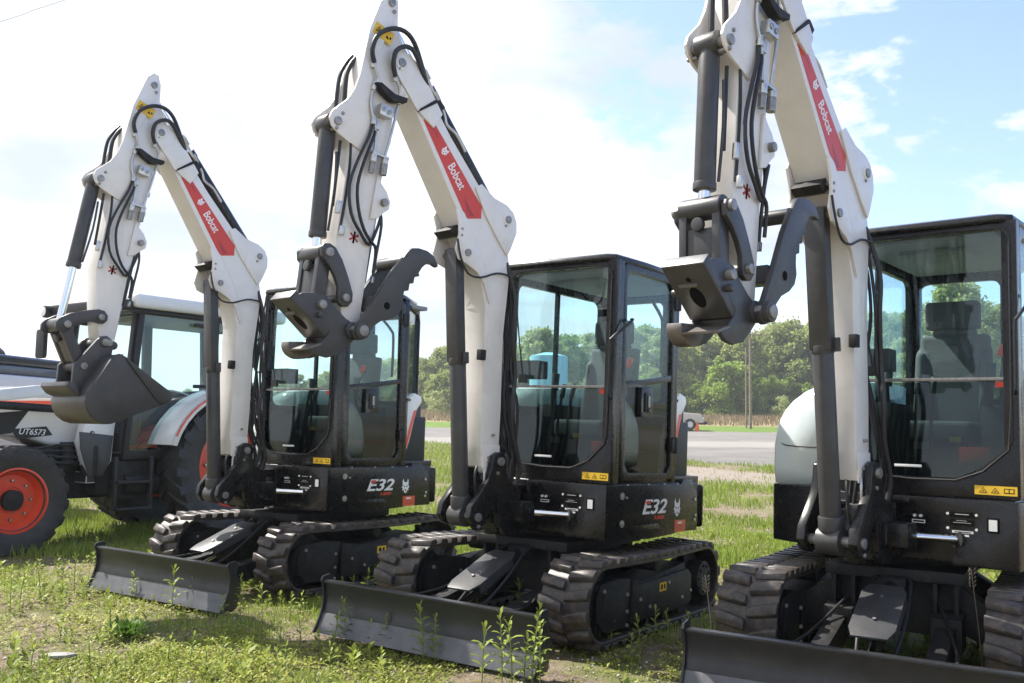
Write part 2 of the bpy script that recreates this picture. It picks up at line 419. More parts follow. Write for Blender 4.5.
    for sd in (-1, 1):
        def be():
            mb = MB(); A = arc(); P = [(1.672,.0),(1.655,.03)]+[(x+.014, z) for x, z in A[::-1][1:-1]]+[(1.625,.30),(1.615,.325),(1.56,.335),(1.53,.32),(1.545,.25),(1.50,.15),(1.53,.02),(1.57,0)]
            mb.prism(P, sd*.765, sd*.777); return mb.mesh('blade_end_plate', 'blade', bevel=.002)
        part('end_plate', bp_, 'bladep%d' % sd, be)
    def ba():
        mb = MB()
        for sd in (-1, 1):
            mb.prism([(.55,.33),(.55,.20),(1.1,.09),(1.53,.08),(1.53,.20),(1.1,.22)], sd*.26-.045, sd*.26+.045)
            mb.prism([(.5,.36),(.5,.18),(.7,.18),(.7,.34)], sd*.26-.075, sd*.26+.075)
        mb.box(1.50,1.56,-.5,.5,.06,.10); mb.box(1.505,1.555,-.5,.5,.2,.24)
        mb.prism([(1.38,.10),(1.53,.08),(1.53,.28),(1.42,.26)], -.08, -.06); mb.prism([(1.38,.10),(1.53,.08),(1.53,.28),(1.42,.26)], .06, .08)
        return mb.mesh('blade_arms', 'blackmatt', bevel=.008)
    part('blade_arms', root, 'blarms', ba)
    def bcy():
        mb = MB(); mb.cyl((.62,0,.47),(1.10,0,.27),.042,20); mb.cyl((1.1,0,.27),(1.42,0,.15),.022,16,m=1); mb.cyl((1.42,-.06,.15),(1.42,.06,.15),.04,16); mb.cyl((.62,-.07,.47),(.62,.07,.47),.05,20)
        return mb.mesh('blade_cylinder', ['blackmatt', 'chrome'], bevel=.003)
    bcyo = part('blade_cylinder', root, 'blcyl', bcy)
    def bgd():
        mb = MB()
        u = Vector((.82,0,-.31)).normalized(); n = Vector((.31,0,.82)).normalized(); o = Vector((.72,0,.455))+n*.055
        prof = [(-.08,.07),(.08,.07),(.105,.14),(.105,.50),(.08,.58),(-.08,.58),(-.105,.50),(-.105,.14)]
        vs = [o+Vector((0,p[0],0))+u*p[1]+n*d for d in (0,.012) for p in prof]; N = len(prof)
        mb.add(vs, [tuple(range(N)), tuple(range(2*N-1, N-1, -1))]+[(i, i+N, (i+1) % N+N, (i+1) % N) for i in range(N)])
        for sy in (-1, 1): mb.add([o+Vector((0,sy*.105,0))+u*a+n*d for a, d in ((.14,0),(.50,0),(.50,-.05),(.14,-.05))]+[o+Vector((0,sy*.093,0))+u*a+n*d for a, d in ((.14,0),(.50,0),(.50,-.05),(.14,-.05))], [(0,1,2,3),(7,6,5,4),(0,4,5,1),(1,5,6,2),(2,6,7,3),(3,7,4,0)])
        for a in (.2,.42): mb.cyl(o+u*a+n*.012, o+u*a+n*.022, .011, 8, m=1)
        return mb.mesh('cylinder_guard', ['grey', 'zinc'], bevel=.003)
    part('cylinder_guard', bcyo, 'blguard', bgd)
    def bho():
        mb = MB()
        for y in (-.04,.045): mb.tube([(.5,y,.5),(.7,y*2.2,.5),(.95,y*2.4,.34),(1.15,y*2,.22),(1.3,y,.2)], .009)
        for y in (-.34,.34): mb.tube([(.55,y*.6,.42),(1.0,y,.24),(1.5,y*1.1,.235)], .008)
        return mb.mesh('blade_hoses', 'hose')
    part('blade_hoses', root, 'blhose', bho)

    # --- house
    def arcp(r, a0, a1, n): return [(r*math.cos(R(a)), r*math.sin(R(a))) for a in np.linspace(a0, a1, n)]
    def hs():
        mb = MB(); mb.prism([(.57,.74),(-.58,.74)]+arcp(.94, 129, 231, 14)+[(-.58,-.71),(.16,-.71),(.26,-.66),(.33,-.52),(.40,-.22),(.56,-.12),(.56,.16),(.57,.2)], .61, .945, 'z')
        mb.box(.5,.72,-.13,.13,.615,.66); mb.box(.5,.74,-.13,.13,.84,.90); mb.box(.45,.60,-.16,.16,.6,.94)
        return mb.mesh('house', 'black', bevel=.02, seg=3)
    house = part('house', root, 'house', hs, SW)
    def fp():
        mb = MB(); mb.prism([(.765,.605),(.765,.935),(.17,.935),(.17,.90),(.20,.90),(.20,.60+.24),(.34,.84),(.46,.80),(.48,.76),(.48,.66),(.46,.64),(.46,.605)], .57, .605, 'x')
        mb.box(.57,.63,.17,.19,.62,.93); mb.box(.605,.635,.17,.26,.90,.93)
        return mb.mesh('front_panel', 'black', bevel=.006)
    fpo = part('front_panel', house, 'fpanel', fp)
    def fpl():
        mb = MB()
        mb.box(.606,.611,.632,.670,.79,.845,0); mb.box(.606,.609,.622,.680,.78,.855,2)
        for y in (.44,.575):
            for z in (.862,.79): mb.cyl((.606,y,z),(.611,y,z),.007,8)
        mb.box(.606,.608,.45,.565,.845,.872,2); mb.box(.6065,.609,.475,.54,.860,.8625,1)
        mb.box(.606,.608,.45,.565,.805,.835,2); mb.box(.6065,.6085,.465,.55,.819,.8205,1); mb.box(.6065,.6085,.48,.53,.829,.8305,1)
        mb.box(.606,.608,.46,.56,.768,.780,1); mb.box(.606,.608,.49,.54,.752,.762,1); mb.box(.608,.6086,.47,.55,.772,.776,2)
        mb.box(.606,.608,.265,.33,.803,.820,1); mb.box(.608,.6086,.270,.325,.807,.816,2); mb.cyl((.606,.28,.84),(.618,.28,.84),.008,8); mb.cyl((.606,.31,.84),(.618,.31,.84),.008,8)
        return mb.mesh('data_plates', ['lens', 'lens', 'inkk'])
    part('data_plates', fpo, 'dplates', fpl)
    def sk():
        mb = MB(); mb.prism([(.60,.605),(.60,.935),(-.30,.935),(-.33,.965),(-.45,.965),(-.48,.90),(-.52,.88),(-.54,.66),(-.42,.64),(-.20,.605),(.1,.59)], .742, .765)
        mb.prism([(.30,.655),(.33,.68),(-.0,.685),(-.04,.65)], .765, .768)
        return mb.mesh('side_skirt', 'black', bevel=.006)
    sko = part('side_skirt', house, 'skirt', sk)
    def bolts():
        mb = MB()
        for x, z in ((.43,.87),(.425,.70),(.38,.86)): mb.cyl((x,.765,z),(x,.771,z),.022 if x > .4 else .008,16); mb.cyl((x,.771,z),(x,.778,z),.010 if x > .4 else .005,6)
        for x in (.35,.1,-.1,-.27): mb.cyl((x,.755,.935),(x,.755,.942),.009,8)
        for x, z in ((-.49,.83),(-.50,.72),(-.49,.69)): mb.cyl((x,.765,z),(x,.772,z),.011,8)
        return mb.mesh('skirt_bolts', 'zinc')
    part('skirt_bolts', sko, 'sbolts', bolts)
    U = (-1, 0, 0); V = (0, 0, 1)
    def e32():
        me = text_mesh('E32', .128, basis((.05,.7665,.790), U, V), 'letter', shear=.3, bold=.0025, sx=1.55); return me
    dec = part('model_lettering', sko, 'e32', e32)
    def e32r():
        me = text_mesh('R-SERIES', .030, basis((-.02,.7665,.722), U, V), 'red', shear=.3, bold=.0012, sx=1.1); return me
    part('series_lettering', sko, 'rser', e32r)
    def e32b():
        mb = MB(); mb.prism([(.150,.812),(.144,.834),(.092,.834),(.098,.812)], .7675, .7700); return mb.mesh('red_accent', 'red')
    part('red_accent', sko, 'acc', e32b)
    def ct():
        mb = MB(); cat_logo(mb, (-.25,.7665,.772), U, V, .072, 0, 1); return mb.mesh('emblem', ['letter', 'black'])
    part('emblem', sko, 'cat', ct)
    def st():
        mb = MB(); mb.box(-.365,-.225,.765,.7668,.615,.695,0); mb.box(-.32,-.265,.7668,.7674,.670,.684,1)
        for z in (.655,.642,.630): mb.box(-.355,-.235,.7668,.7672,z,z+.004,2)
        return mb.mesh('red_sticker', ['orange', 'letter', 'redd'])
    part('red_sticker', sko, 'rstick', st)
    def cw():
        mb = MB(); mb.prism(arcp(.985, 129, 231, 20)+[(-.5,-.60),(-.5,.60)], .63, .925, 'z'); mb.prism(arcp(.93, 130, 230, 20)+[(-.5,-.60),(-.5,.60)], .90, .985, 'z')
        return mb.mesh('counterweight', 'black', bevel=.025, seg=3)
    part('counterweight', house, 'cw', cw)
    def hood():
        mb = MB(); prof = [(-.20,.95),(-.755,.95),(-.764,1.08),(-.762,1.20),(-.752,1.28),(-.728,1.36),(-.69,1.425),(-.64,1.48),(-.57,1.53),(-.49,1.562),(-.40,1.577),(-.20,1.58)]
        secs = [(.24,1.,0),(.30,.90,.0),(.22,1.,0)]
        mb = MB(); n = len(prof)
        stations = [(-.75,.90),(-.70,.97),(-.4,1.),(.0,1.),(.08,.99),(.14,.97),(.19,.94),(.225,.89),(.245,.82)]
        vs = []
        for x, k in stations:
            for (y, z) in prof: vs.append((x, -.20+(y+.20)*(.5+.5*k), .95+(z-.95)*k))
        fs = [tuple(range(n)), tuple(range((len(stations)-1)*n+n-1, (len(stations)-1)*n-1, -1))]
        for i in range(len(stations)-1):
            for k in range(n): fs.append((i*n+k, (i+1)*n+k, (i+1)*n+(k+1) % n, i*n+(k+1) % n))
        mb.add(vs, fs); return mb.mesh('engine_hood', 'hood', smooth=170)
    ho = part('engine_hood', root, 'hood', hood, SW0)
    def seam():
        mb = MB(); mb.tube([(-.4,-.7655,1.235),(.0,-.7655,1.235),(.08,-.7605,1.235),(.14,-.752,1.232),(.19,-.738,1.228),(.225,-.715,1.215),(.247,-.66,1.18),(.25,-.5,1.17),(.25,-.25,1.17)], .0035, 6, sm=2)
        return mb.mesh('hood_seam', 'hose')
    part('hood_seam', ho, 'hseam', seam)
    ho['label'] = 'glossy white rounded engine cover'
    def louv():
        mb = MB()
        for k in range(4): mb.box(.33,.375,-.42,-.34,.79+.03*k,.80+.03*k)
        return mb.mesh('louvres', 'plastic')
    part('louvres', house, 'louv', louv)
    def rc():
        mb = MB(); mb.prism([(-.30,.66),(-.50,.64)]+arcp(.88, 134, 226, 14)+[(-.50,-.6),(-.45,-.2),(-.42,.3)], .95, 1.36, 'z')
        for k in range(6): mb.prism([(-.53,1.0+.06*k),(-.50,1.03+.06*k),(-.62,1.03+.06*k),(-.63,1.0+.06*k)], .50, .585)
        return mb.mesh('rear_cover', 'plastic', bevel=.02)
    rco = part('rear_cover', root, 'rcover', rc, SW)
    def wp():
        mb = MB(); mb.prism([(-.26,.965),(-.345,.965),(-.42,1.15),(-.50,1.42),(-.56,1.49),(-.55,1.535),(-.47,1.56),(-.38,1.50),(-.30,1.25)], .67, .715)
        mb.prism([(-.395,1.10),(-.44,1.24),(-.50,1.42),(-.46,1.41),(-.40,1.24),(-.37,1.10)], .7155, .718, m=1)
        return mb.mesh('white_rear_panel', ['white', 'orange'], bevel=.01)
    part('white_rear_panel', rco, 'wpanel', wp, T(.035,-.055,0))

    # --- cab
    FX = .575; YL = .748; YR = -.13
    Pf = lambda y, z, d: (FX+d, y, z)
    win = [(.725,2.24),(.70,2.29),(.65,2.305),(-.02,2.305),(-.06,2.29),(-.075,2.25),(-.075,1.14),(-.02,1.06),(.06,1.035),(.47,1.035),(.56,1.07),(.70,1.19),(.725,1.24)]
    def cabf():
        mb = MB()
        mb.ring([(YL+.02,.95),(YL+.02,2.345),(YR,2.345),(YR,.95)], win, -.05, .0, Pf, c=(.33,1.7))
        mb.ring([(.74,2.27),(.71,2.305),(.65,2.32),(-.02,2.32),(-.075,2.30),(-.09,2.25),(-.09,1.13),(-.03,1.05),(.05,1.022),(.475,1.022),(.57,1.058),(.715,1.18),(.74,1.235)], win, .0, .006, Pf, c=(.33,1.7))
        # left front pillar, rear pillars
        mb.box(.475, .57, YL-.05, YL+.012, .95, 2.345)
        mb.box(-.245, -.19, YL-.06, YL-.002, .95, 2.345)
        mb.box(-.63, -.57, .42, .50, .95, 2.33)
        mb.box(-.63, -.57, YR, YR+.07, .95, 2.33)
        # rear-left quarter rails
        def rail(z0, z1):
            mb.add([(-.22,.70,z0),(-.22,.74,z0),(-.62,.50,z0),(-.60,.46,z0),(-.22,.70,z1),(-.22,.74,z1),(-.62,.50,z1),(-.60,.46,z1)], [(0,1,2,3),(7,6,5,4),(0,4,5,1),(1,5,6,2),(2,6,7,3),(3,7,4,0)])
        rail(.95,1.50); rail(2.26,2.33)
        # rear wall, right wall
        Pb = lambda y, z, d: (-.60+d, y, z)
        mb.ring([(.46,.95),(.46,2.33),(YR,2.33),(YR,.95)], rect_r(YR+.06,.42,1.50,2.24,.06), -.02, .02, Pb)
        Pr = lambda x, z, d: (x, YR+d, z)
        mb.ring([(.53,.95),(.53,2.335),(-.58,2.335),(-.58,.95)], rect_r(-.52,.48,1.42,2.25,.06), .0, .035, Pr, c=(-.02,1.8))
        mb.box(-.6,.56,YR,YL-.02,.945,.985)
        return mb.mesh('cab_frame', 'black', bevel=.006)
    cab = part('cab', root, 'cab', cabf, SW)
    def roof():
        mb = MB()
        pl = [(.60,.70),(.56,.755),(.2,.765),(-.2,.742),(-.60,.50),(-.64,.44),(-.64,-.12),(-.60,-.16),(.55,-.16),(.60,-.11)]
        n = len(pl); zs = [(.0,2.335,.985),(0,2.35,1.),(0,2.375,.985),(0,2.392,.90)]
        cx, cy = -.02, .3; vs = []
        for _, z, k in zs:
            for x, y in pl: vs.append((cx+(x-cx)*k, cy+(y-cy)*k, z))
        fs = [tuple(range(n-1,-1,-1)), tuple(range(3*n, 4*n))]
        for i in range(3):
            for k in range(n): fs.append((i*n+k, i*n+(k+1) % n, (i+1)*n+(k+1) % n, (i+1)*n+k))
        mb.add(vs, fs); mb.cyl((.42,.66,2.38),(.42,.66,2.40),.012,8); mb.cyl((-.3,.5,2.385),(-.3,.5,2.40),.012,8); mb.cyl((.42,-.05,2.38),(.42,-.05,2.40),.012,8)
        return mb.mesh('cab_roof', 'black', bevel=.006, smooth=50)
    part('cab_roof', cab, 'roof', roof)
    def lin():
        mb = MB(); mb.box(-.56,.50,YR+.06,.66,2.29,2.325); mb.box(.05,.3,.1,.45,2.265,2.29); return mb.mesh('headliner', 'liner', bevel=.01)
    part('headliner', cab, 'liner', lin)
    def gw(z0, z1, nm, mt, y0=-.07, y1=.72):
        def f():
            mb = MB(); 
            if z0 < 1.3: P = [(y1,z1),(y0,z1),(y0,1.15),(-.02,1.06),(.06,1.04),(.47,1.04),(.56,1.08),(y1,1.2)]
            else: P = [(y1,z0),(y1,z1-.03),(.68,z1),(-.04,z1),(y0,z1-.04),(y0,z0)]
            mb.prism(P, FX-.028, FX-.022, 'x'); return mb.mesh(nm, mt)
        return f
    part('front_window', cab, 'fwin', gw(1.55,2.30,'front_window','glass'))
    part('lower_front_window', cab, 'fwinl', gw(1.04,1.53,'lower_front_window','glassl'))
    def wb():
        mb = MB(); mb.box(FX-.036,FX-.006,-.075,.725,1.535,1.551,0); mb.box(FX-.03,FX-.01,.66,.70,1.50,1.53,1)
        mb.box(FX-.018,FX-.016,.16,.30,1.085,1.10,2)
        return mb.mesh('window_bar', ['pin', 'red', 'letter'], bevel=.002)
    part('window_bar', cab, 'wbar', wb)
    def seal():
        mb = MB(); pts = [(FX+.005,y,z) for y, z in [(.735,2.25),(.70,2.31),(.4,2.318),(0,2.315),(-.075,2.29),(-.086,2.1),(-.086,1.3),(-.07,1.12),(0,1.045),(.25,1.027),(.47,1.03),(.6,1.08),(.72,1.19),(.734,1.4),(.735,1.9),(.735,2.25)]]
        mb.tube(pts, .005, 6, sm=1); return mb.mesh('window_seal', 'hose')
    part('window_seal', cab, 'seal', seal)
    def fs_():
        mb = MB(); mb.box(FX+.0005,FX+.0025,.56,.755,.965,1.01,0)
        for y in (.60,.655):
            mb.add([(FX+.003,y-.02,.975),(FX+.003,y+.02,.975),(FX+.003,y,1.003),(FX+.0035,y-.014,.979),(FX+.0035,y+.014,.979),(FX+.0035,y,.998)], [(0,1,2)],1); mb.add([(FX+.0035,y-.014,.978),(FX+.0035,y+.014,.978),(FX+.0035,y,.998)], [(0,1,2)],0); mb.add([(FX+.004,y-.005,.981),(FX+.004,y+.006,.983),(FX+.004,y,.991)], [(0,1,2)],1)
        mb.box(FX+.0025,FX+.003,.695,.742,.976,1.0,1); mb.box(FX+.003,FX+.0035,.699,.716,.98,.996,0); mb.box(FX+.003,FX+.0035,.721,.738,.98,.996,0)
        return mb.mesh('warning_sticker', ['yellow', 'inkk'])
    part('warning_sticker', cab, 'fstick', fs_)
    def rw():
        mb = MB(); mb.prism(rect_r(YR+.05,.43,1.54,2.25,.05), -.607, -.601, 'x'); return mb.mesh('rear_window', 'glass')
    part('rear_window', cab, 'rwin', rw)
    def rsw():
        mb = MB(); mb.prism(rect_r(-.53,.49,1.41,2.26,.05), YR+.012, YR+.018, 'y'); mb.box(.0,.025,YR+.0,YR+.03,1.42,2.25,1); return mb.mesh('right_window', ['glass', 'black'])
    part('right_side_window', cab, 'rswin', rsw)
    def qw():
        mb = MB(); a = Vector((-.245,.725,0)); b = Vector((-.60,.495,0)); n = Vector((-.55,.83,0)).normalized()*.005
        vs = [a+Vector((0,0,1.50)), b+Vector((0,0,1.50)), b+Vector((0,0,2.26)), a+Vector((0,0,2.26))]
        mb.add(vs+[v+n for v in vs], [(0,1,2,3),(7,6,5,4),(0,4,5,1),(1,5,6,2),(2,6,7,3),(3,7,4,0)])
        return mb.mesh('rear_quarter_window', 'glass')
    part('rear_quarter_window', cab, 'qwin', qw)
    def qs():
        mb = MB(); mb.tube([(-.26,.735,1.5),(-.6,.51,1.5),(-.625,.50,1.56),(-.625,.50,2.2),(-.60,.51,2.27),(-.26,.735,2.29)], .012, 6, sm=1); return mb.mesh('quarter_seal', 'hose')
    part('quarter_window_seal', cab, 'qseal', qs)
    def wiper():
        mb = MB(); mb.tube([(FX+.012,.06,1.60),(FX+.02,.02,1.85),(FX+.012,-.03,2.15)], .005, 6); mb.tube([(FX+.008,-.02,1.7),(FX+.006,-.04,2.2)], .005, 6); mb.box(FX+.0,FX+.025,.03,.09,1.565,1.62)
        return mb.mesh('wiper', 'hose')
    part('wiper', cab, 'wiper', wiper)
    def cable():
        mb = MB(); mb.tube([(FX+.01,YR+.02,2.33),(FX+.015,YR-.01,2.1),(FX+.02,YR+.0,1.8),(FX+.02,YR+.02,1.4),(FX+.03,YR+.04,1.1)], .007, 6); return mb.mesh('cab_cable', 'hose')
    part('cab_cable', cab, 'ccable', cable)
    def mirr():
        mb = MB(); mb.prism(rect_r(-.19,-.12,1.72,1.92,.03), .625, .655, 'x'); mb.prism(rect_r(-.183,-.127,1.727,1.913,.025), .621, .6245, 'x', m=1); mb.tube([(.57,-.12,1.95),(.62,-.15,1.96),(.64,-.155,1.9)], .008, 6); mb.tube([(.57,-.12,1.69),(.62,-.15,1.69),(.64,-.155,1.74)], .008, 6)
        return mb.mesh('mirror', ['plastic', 'mirror'], bevel=.004)
    part('mirror', cab, 'mirr', mirr)
    def grab():
        mb = MB(); mb.tube([(.575,.752,1.47),(.615,.765,1.48),(.622,.768,1.52),(.622,.768,1.80),(.615,.775,1.84),(.54,.795,1.90),(.43,.80,1.97),(.40,.77,1.98)], .009, 8, sm=4)
        return mb.mesh('grab_rail', 'plastic')
    part('grab_rail', cab, 'grab', grab)
    # door
    def doorf():
        mb = MB(); P = lambda x, z, d: (x, YL+d, z)
        O = [(.475,.985),(.475,2.31),(.44,2.335),(-.14,2.335),(-.185,2.29),(-.195,1.0),(-.16,.97),(.44,.965)]
        Ia = [(.405,1.60),(.43,2.24),(.39,2.285),(-.10,2.285),(-.14,2.24),(-.15,1.66)]
        I = [(.40,1.06),(.43,2.24),(.39,2.285),(-.10,2.285),(-.14,2.24),(-.16,1.06),(-.12,1.01),(.36,1.01)]
        mb.ring(O, I, -.03, .008, P, c=(.14,1.65))
        mb.prism([(.42,1.545),(.42,1.585),(.22,1.61),(-.16,1.665),(-.16,1.625),(.12,1.585)], YL-.028, YL+.006)
        mb.prism([(.24,1.37),(.24,1.56),(.10,1.57),(.10,1.37)], YL-.03, YL+.018)
        return mb.mesh('door', 'black', bevel=.005)
    door = part('door', root, 'door', doorf, SW)
    def dg(P, nm, mt):
        def f():
            mb = MB(); mb.prism(P, YL-.014, YL-.008); return mb.mesh(nm, mt)
        return f
    part('door_window', door, 'dw1', dg([(.41,1.57),(.435,2.25),(.39,2.29),(-.10,2.29),(-.145,2.24),(-.155,1.64)], 'door_window', 'glass'))
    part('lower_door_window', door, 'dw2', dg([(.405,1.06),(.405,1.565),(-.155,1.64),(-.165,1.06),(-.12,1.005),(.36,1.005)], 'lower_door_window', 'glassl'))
    def dh():
        mb = MB(); mb.prism(rect_r(.135,.205,1.40,1.53,.015), YL+.016, YL+.028); mb.prism(rect_r(.155,.185,1.43,1.51,.01), YL+.028, YL+.036, m=1); mb.cyl((.17,YL+.03,1.415),(.17,YL+.04,1.415),.009,10,m=1)
        return mb.mesh('door_handle', ['plastic', 'pin'], bevel=.003)
    part('door_handle', door, 'dh', dh)
    def hing():
        mb = MB()
        for z in (1.15,2.12): mb.box(-.225,-.16,YL,YL+.022,z,z+.09); mb.cyl((-.205,YL+.02,z-.01),(-.205,YL+.02,z+.1),.014,10)
        return mb.mesh('door_hinges', 'plastic', bevel=.004)
    part('door_hinges', door, 'hing', hing)
    def gra2():
        mb = MB(); mb.tube([(-.12,YL-.06,1.68),(-.12,YL-.06,2.0),(-.09,YL-.06,2.07),(.0,YL-.06,2.14)], .011, 8); return mb.mesh('door_grab_bar', 'plastic')
    part('inner_grab_bar', door, 'gb2', gra2)
    # cab inside
    def seatf():
        mb = MB(); mb.box(-.20,.24,.06,.46,1.22,1.34); mb.box(-.1,.2,.1,.42,.99,1.22)
        mb.prism([(-.20,1.30),(-.10,1.30),(-.16,1.86),(-.25,1.86)], .07, .45); mb.box(-.24,-.16,.14,.38,1.84,1.90)
        mb.prism([(-.24,1.89),(-.145,1.89),(-.155,2.06),(-.235,2.06)], .10, .40)
        mb.prism([(-.20,1.32),(-.06,1.32),(-.13,1.75),(-.2,1.80)], .05, .11); mb.prism([(-.20,1.32),(-.06,1.32),(-.13,1.75),(-.2,1.80)], .41, .47)
        return mb.mesh('seat', 'seat', bevel=.03, seg=3, smooth=70)
    so = part('seat', root, 'seat', seatf, SW)
    def stripe():
        mb = MB()
        for k in range(3):
            mb.add([(-.126+.0,.18+.03*k,1.40),(-.124,.19+.03*k,1.40),(-.148,.25+.025*k,1.60),(-.148,.235+.025*k,1.61)], [(0,1,2,3)])
            mb.add([(-.148,.25+.025*k,1.60),(-.148,.235+.025*k,1.61),(-.16,.32+.02*k,1.70),(-.16,.325+.02*k,1.685)], [(0,1,3,2)])
        return mb.mesh('seat_trim', 'liner')
    part('seat_trim', so, 'strim', stripe)
    def cons():
        mb = MB(); mb.box(-.15,.22,-.09,.03,1.05,1.44); mb.box(-.15,.18,.49,.60,1.15,1.42); mb.box(-.56,-.3,YR+.04,.62,1.0,1.45)
        mb.box(.42,.52,YR+.03,.2,1.0,1.35); mb.box(.40,.52,-.07,.12,1.60,1.72)
        for y in (-.02,.53): mb.tube([(.12,y,1.42),(.14,y,1.52),(.13,y,1.56)], .012, 8); mb.cyl((.13,y,1.54),(.125,y,1.66),.024,12,r2=.03)
        for y in (.22,.30): mb.tube([(.38,y,1.0),(.40,y,1.3),(.36,y,1.50)], .009, 6); mb.cyl((.365,y,1.48),(.34,y,1.57),.017,10)
        mb.tube([(.05,.57,1.42),(.2,.60,1.55),(.1,.60,1.72)], .010, 8)
        return mb.mesh('control_consoles', 'interior', bevel=.01)
    co = part('control_consoles', root, 'cons', cons, SW)
    def inst():
        mb = MB(); mb.cyl((.12,.575,1.70),(.12,.60,1.76),.02,10,m=0); mb.box(-.20,.26,.40,.55,1.12,1.20,1); mb.box(.50,.502,.24,.32,1.18,1.22,2); mb.box(.50,.502,.42,.48,1.22,1.25,3)
        return mb.mesh('cab_controls', ['red', 'redd', 'liner', 'yellow'], bevel=.004)
    part('red_control_knob', co, 'inst', inst)

    # --- swing casting and boom
    th, al, be = cfg['th'], cfg['al'], cfg['be']
    SWG = SW0 @ T(.8,0,0) @ Rz(th)               # local x = s-.8
    def S(p, y=0.): return Vector((p[0]-.8, y, p[1]))
    def off(P): return [(x-.8, z) for x, z in P]
    def cast():
        mb = MB()
        pl = off([(.87,1.07),(.90,1.105),(.94,1.11),(.985,1.085),(.995,1.02),(1.02,.94),(1.09,.85),(1.15,.78),(1.165,.71),(1.13,.66),(1.07,.645),(1.03,.68),(.99,.77),(.94,.83),(.92,.66),(.86,.60),(.74,.60),(.74,.88),(.84,.93),(.87,.99)])
        for sy in (-1, 1): mb.prism(pl, sy*.112, sy*.158)
        mb.prism(off([(.72,.665),(.93,.665),(.93,.72),(.89,.835),(.72,.835)]), -.10, .10)
        mb.cyl((0,0,.59),(0,0,.86),.075,24); mb.prism(off([(.74,.86),(.74,.62),(.90,.62),(.90,.86)]), -.118, .118)
        mb.prism(off([(.72,.69),(.84,.69),(.84,.81),(.72,.81)]), .10, .27)
        return mb.mesh('swing_casting', 'black', bevel=.008, seg=2)
    sc = part('swing_casting', root, 'cast', cast, SWG)
    def pins():
        mb = MB()
        for p, w in (((.928,1.052),.175),((1.095,.715),.170)):
            mb.cyl(S(p,-w), S(p,w), .026, 16)
        mb.cyl((0,0,.86),(0,0,.885),.06,20); mb.cyl(S((.95,.98),.158),S((.95,.98),.17),.012,8); mb.cyl(S((1.09,.66),.158),S((1.09,.66),.17),.012,8)
        return mb.mesh('pivot_pins', 'pin', bevel=.003)
    part('pivot_pins', sc, 'cpins', pins)
    def swc():
        mb = MB(); mb.cyl((.80,.16,.745),(.56,.46,.735),.02,16,m=1); mb.cyl((.60,.42,.735),(.35,.6,.735),.045,16); mb.cyl((.82,.15,.70),(.82,.15,.80),.035,16)
        return mb.mesh('swing_cylinder', ['blackmatt', 'chrome'])
    part('swing_cylinder', root, 'swcyl', swc, SW0)
    MBm = SWG @ T(FS-.8, 0, FZ) @ Ry(-al)
    tip = rot2(al, TIP); tipA = (FS+tip[0], FZ+tip[1])
    MST = SWG @ T(tipA[0]-.8, 0, tipA[1]) @ Ry(-be)
    def bm_():
        mb = MB()
        mb.prism([(-.034,-.04),(.09,-.04),(.12,.1),(.135,.5),(.15,.95),(.20,1.12),(.28,1.29),(.40,1.473),(.785,2.02),(.84,2.10),(.725,2.19),(.513,1.948),(.262,1.70),(.11,1.555),(0,1.40),(-.042,1.209),(-.015,.78),(-.032,.338)], -.10, .10)
        return mb.mesh('boom', 'white', bevel=.007, smooth=30)
    boom = part('boom', root, 'boom', bm_, MBm)
    def plates():
        mb = MB()
        for sy in (-1, 1):
            mb.prism([(.25,1.712),(.14,1.648),(.104,1.64),(.03,1.625),(-.03,1.59),(-.065,1.53),(-.07,1.46),(-.03,1.357),(.00,1.30),(.07,1.37),(.20,1.52),(.30,1.68)], sy*.101, sy*.113)
            mb.prism([(.13,.97),(.19,1.10),(.25,1.155),(.33,1.19),(.40,1.21),(.43,1.27),(.41,1.36),(.415,1.43),(.44,1.50),(.43,1.53),(.38,1.50),(.26,1.32),(.20,1.22)], sy*.101, sy*.116)
            mb.prism([(.66,1.96),(.80,2.04),(.945,2.195),(.99,2.24),(1.0,2.29),(.98,2.33),(.935,2.352),(.87,2.345),(.80,2.30),(.60,2.06)], sy*.101, sy*.116)
            mb.prism([(-.04,-.05),(.10,-.05),(.11,.10),(-.035,.10)], sy*.101, sy*.106)
        return mb.mesh('boom_plates', 'white', bevel=.003)
    part('pivot_plates', boom, 'bplates', plates)
    def bpins():
        mb = MB()
        for p, w, r in (((.013,1.533),.125,.025),((.335,1.262),.128,.022),((.927,2.277),.128,.026),((.02,.01),.12,.02)):
            mb.cyl((p[0],-w,p[1]),(p[0],w,p[1]),r,16)
        for p in ((.39,1.40),(.39,1.36),(.94,2.24),(.03,.16),(.06,.02),(0.03,1.49)): mb.cyl((p[0],-.118,p[1]),(p[0],.121,p[1]),.009,8)
        mb.cyl((.335,-.05,1.262),(.335,.05,1.262),.045,20)
        return mb.mesh('pivot_pins', 'pin', bevel=.003)
    part('pivot_pins', boom, 'bpins', bpins)
    def bosses():
        mb = MB()
        for sy in (-1, 1): mb.cyl((.927,sy*.115,2.277),(.927,sy*.121,2.277),.045,24); mb.cyl((.013,sy*.112,1.533),(.013,sy*.117,1.533),.04,24)
        return mb.mesh('pin_bosses', 'white', bevel=.002)
    part('pin_bosses', boom, 'bboss', bosses)
    def decal():
        mb = MB(); P = [(.715,2.01),(.668,2.02),(.232,1.58),(.228,1.50),(.30,1.475),(.355,1.49)]
        P = [(.733,1.995),(.652,2.003),(.232,1.573),(.230,1.497),(.340,1.474),(.368,1.494)]
        mb.prism(P, .1005, .1015)
        mb.prism([(.290,1.50),(.325,1.492),(.35,1.52),(.38,1.60)], .1016, .1019, m=1); mb.prism([(.62,1.94),(.67,1.975),(.60,1.90)], .1016, .1019, m=1)
        return mb.mesh('red_decal', ['red', 'redd'])
    dco = part('red_decal', boom, 'decal', decal)
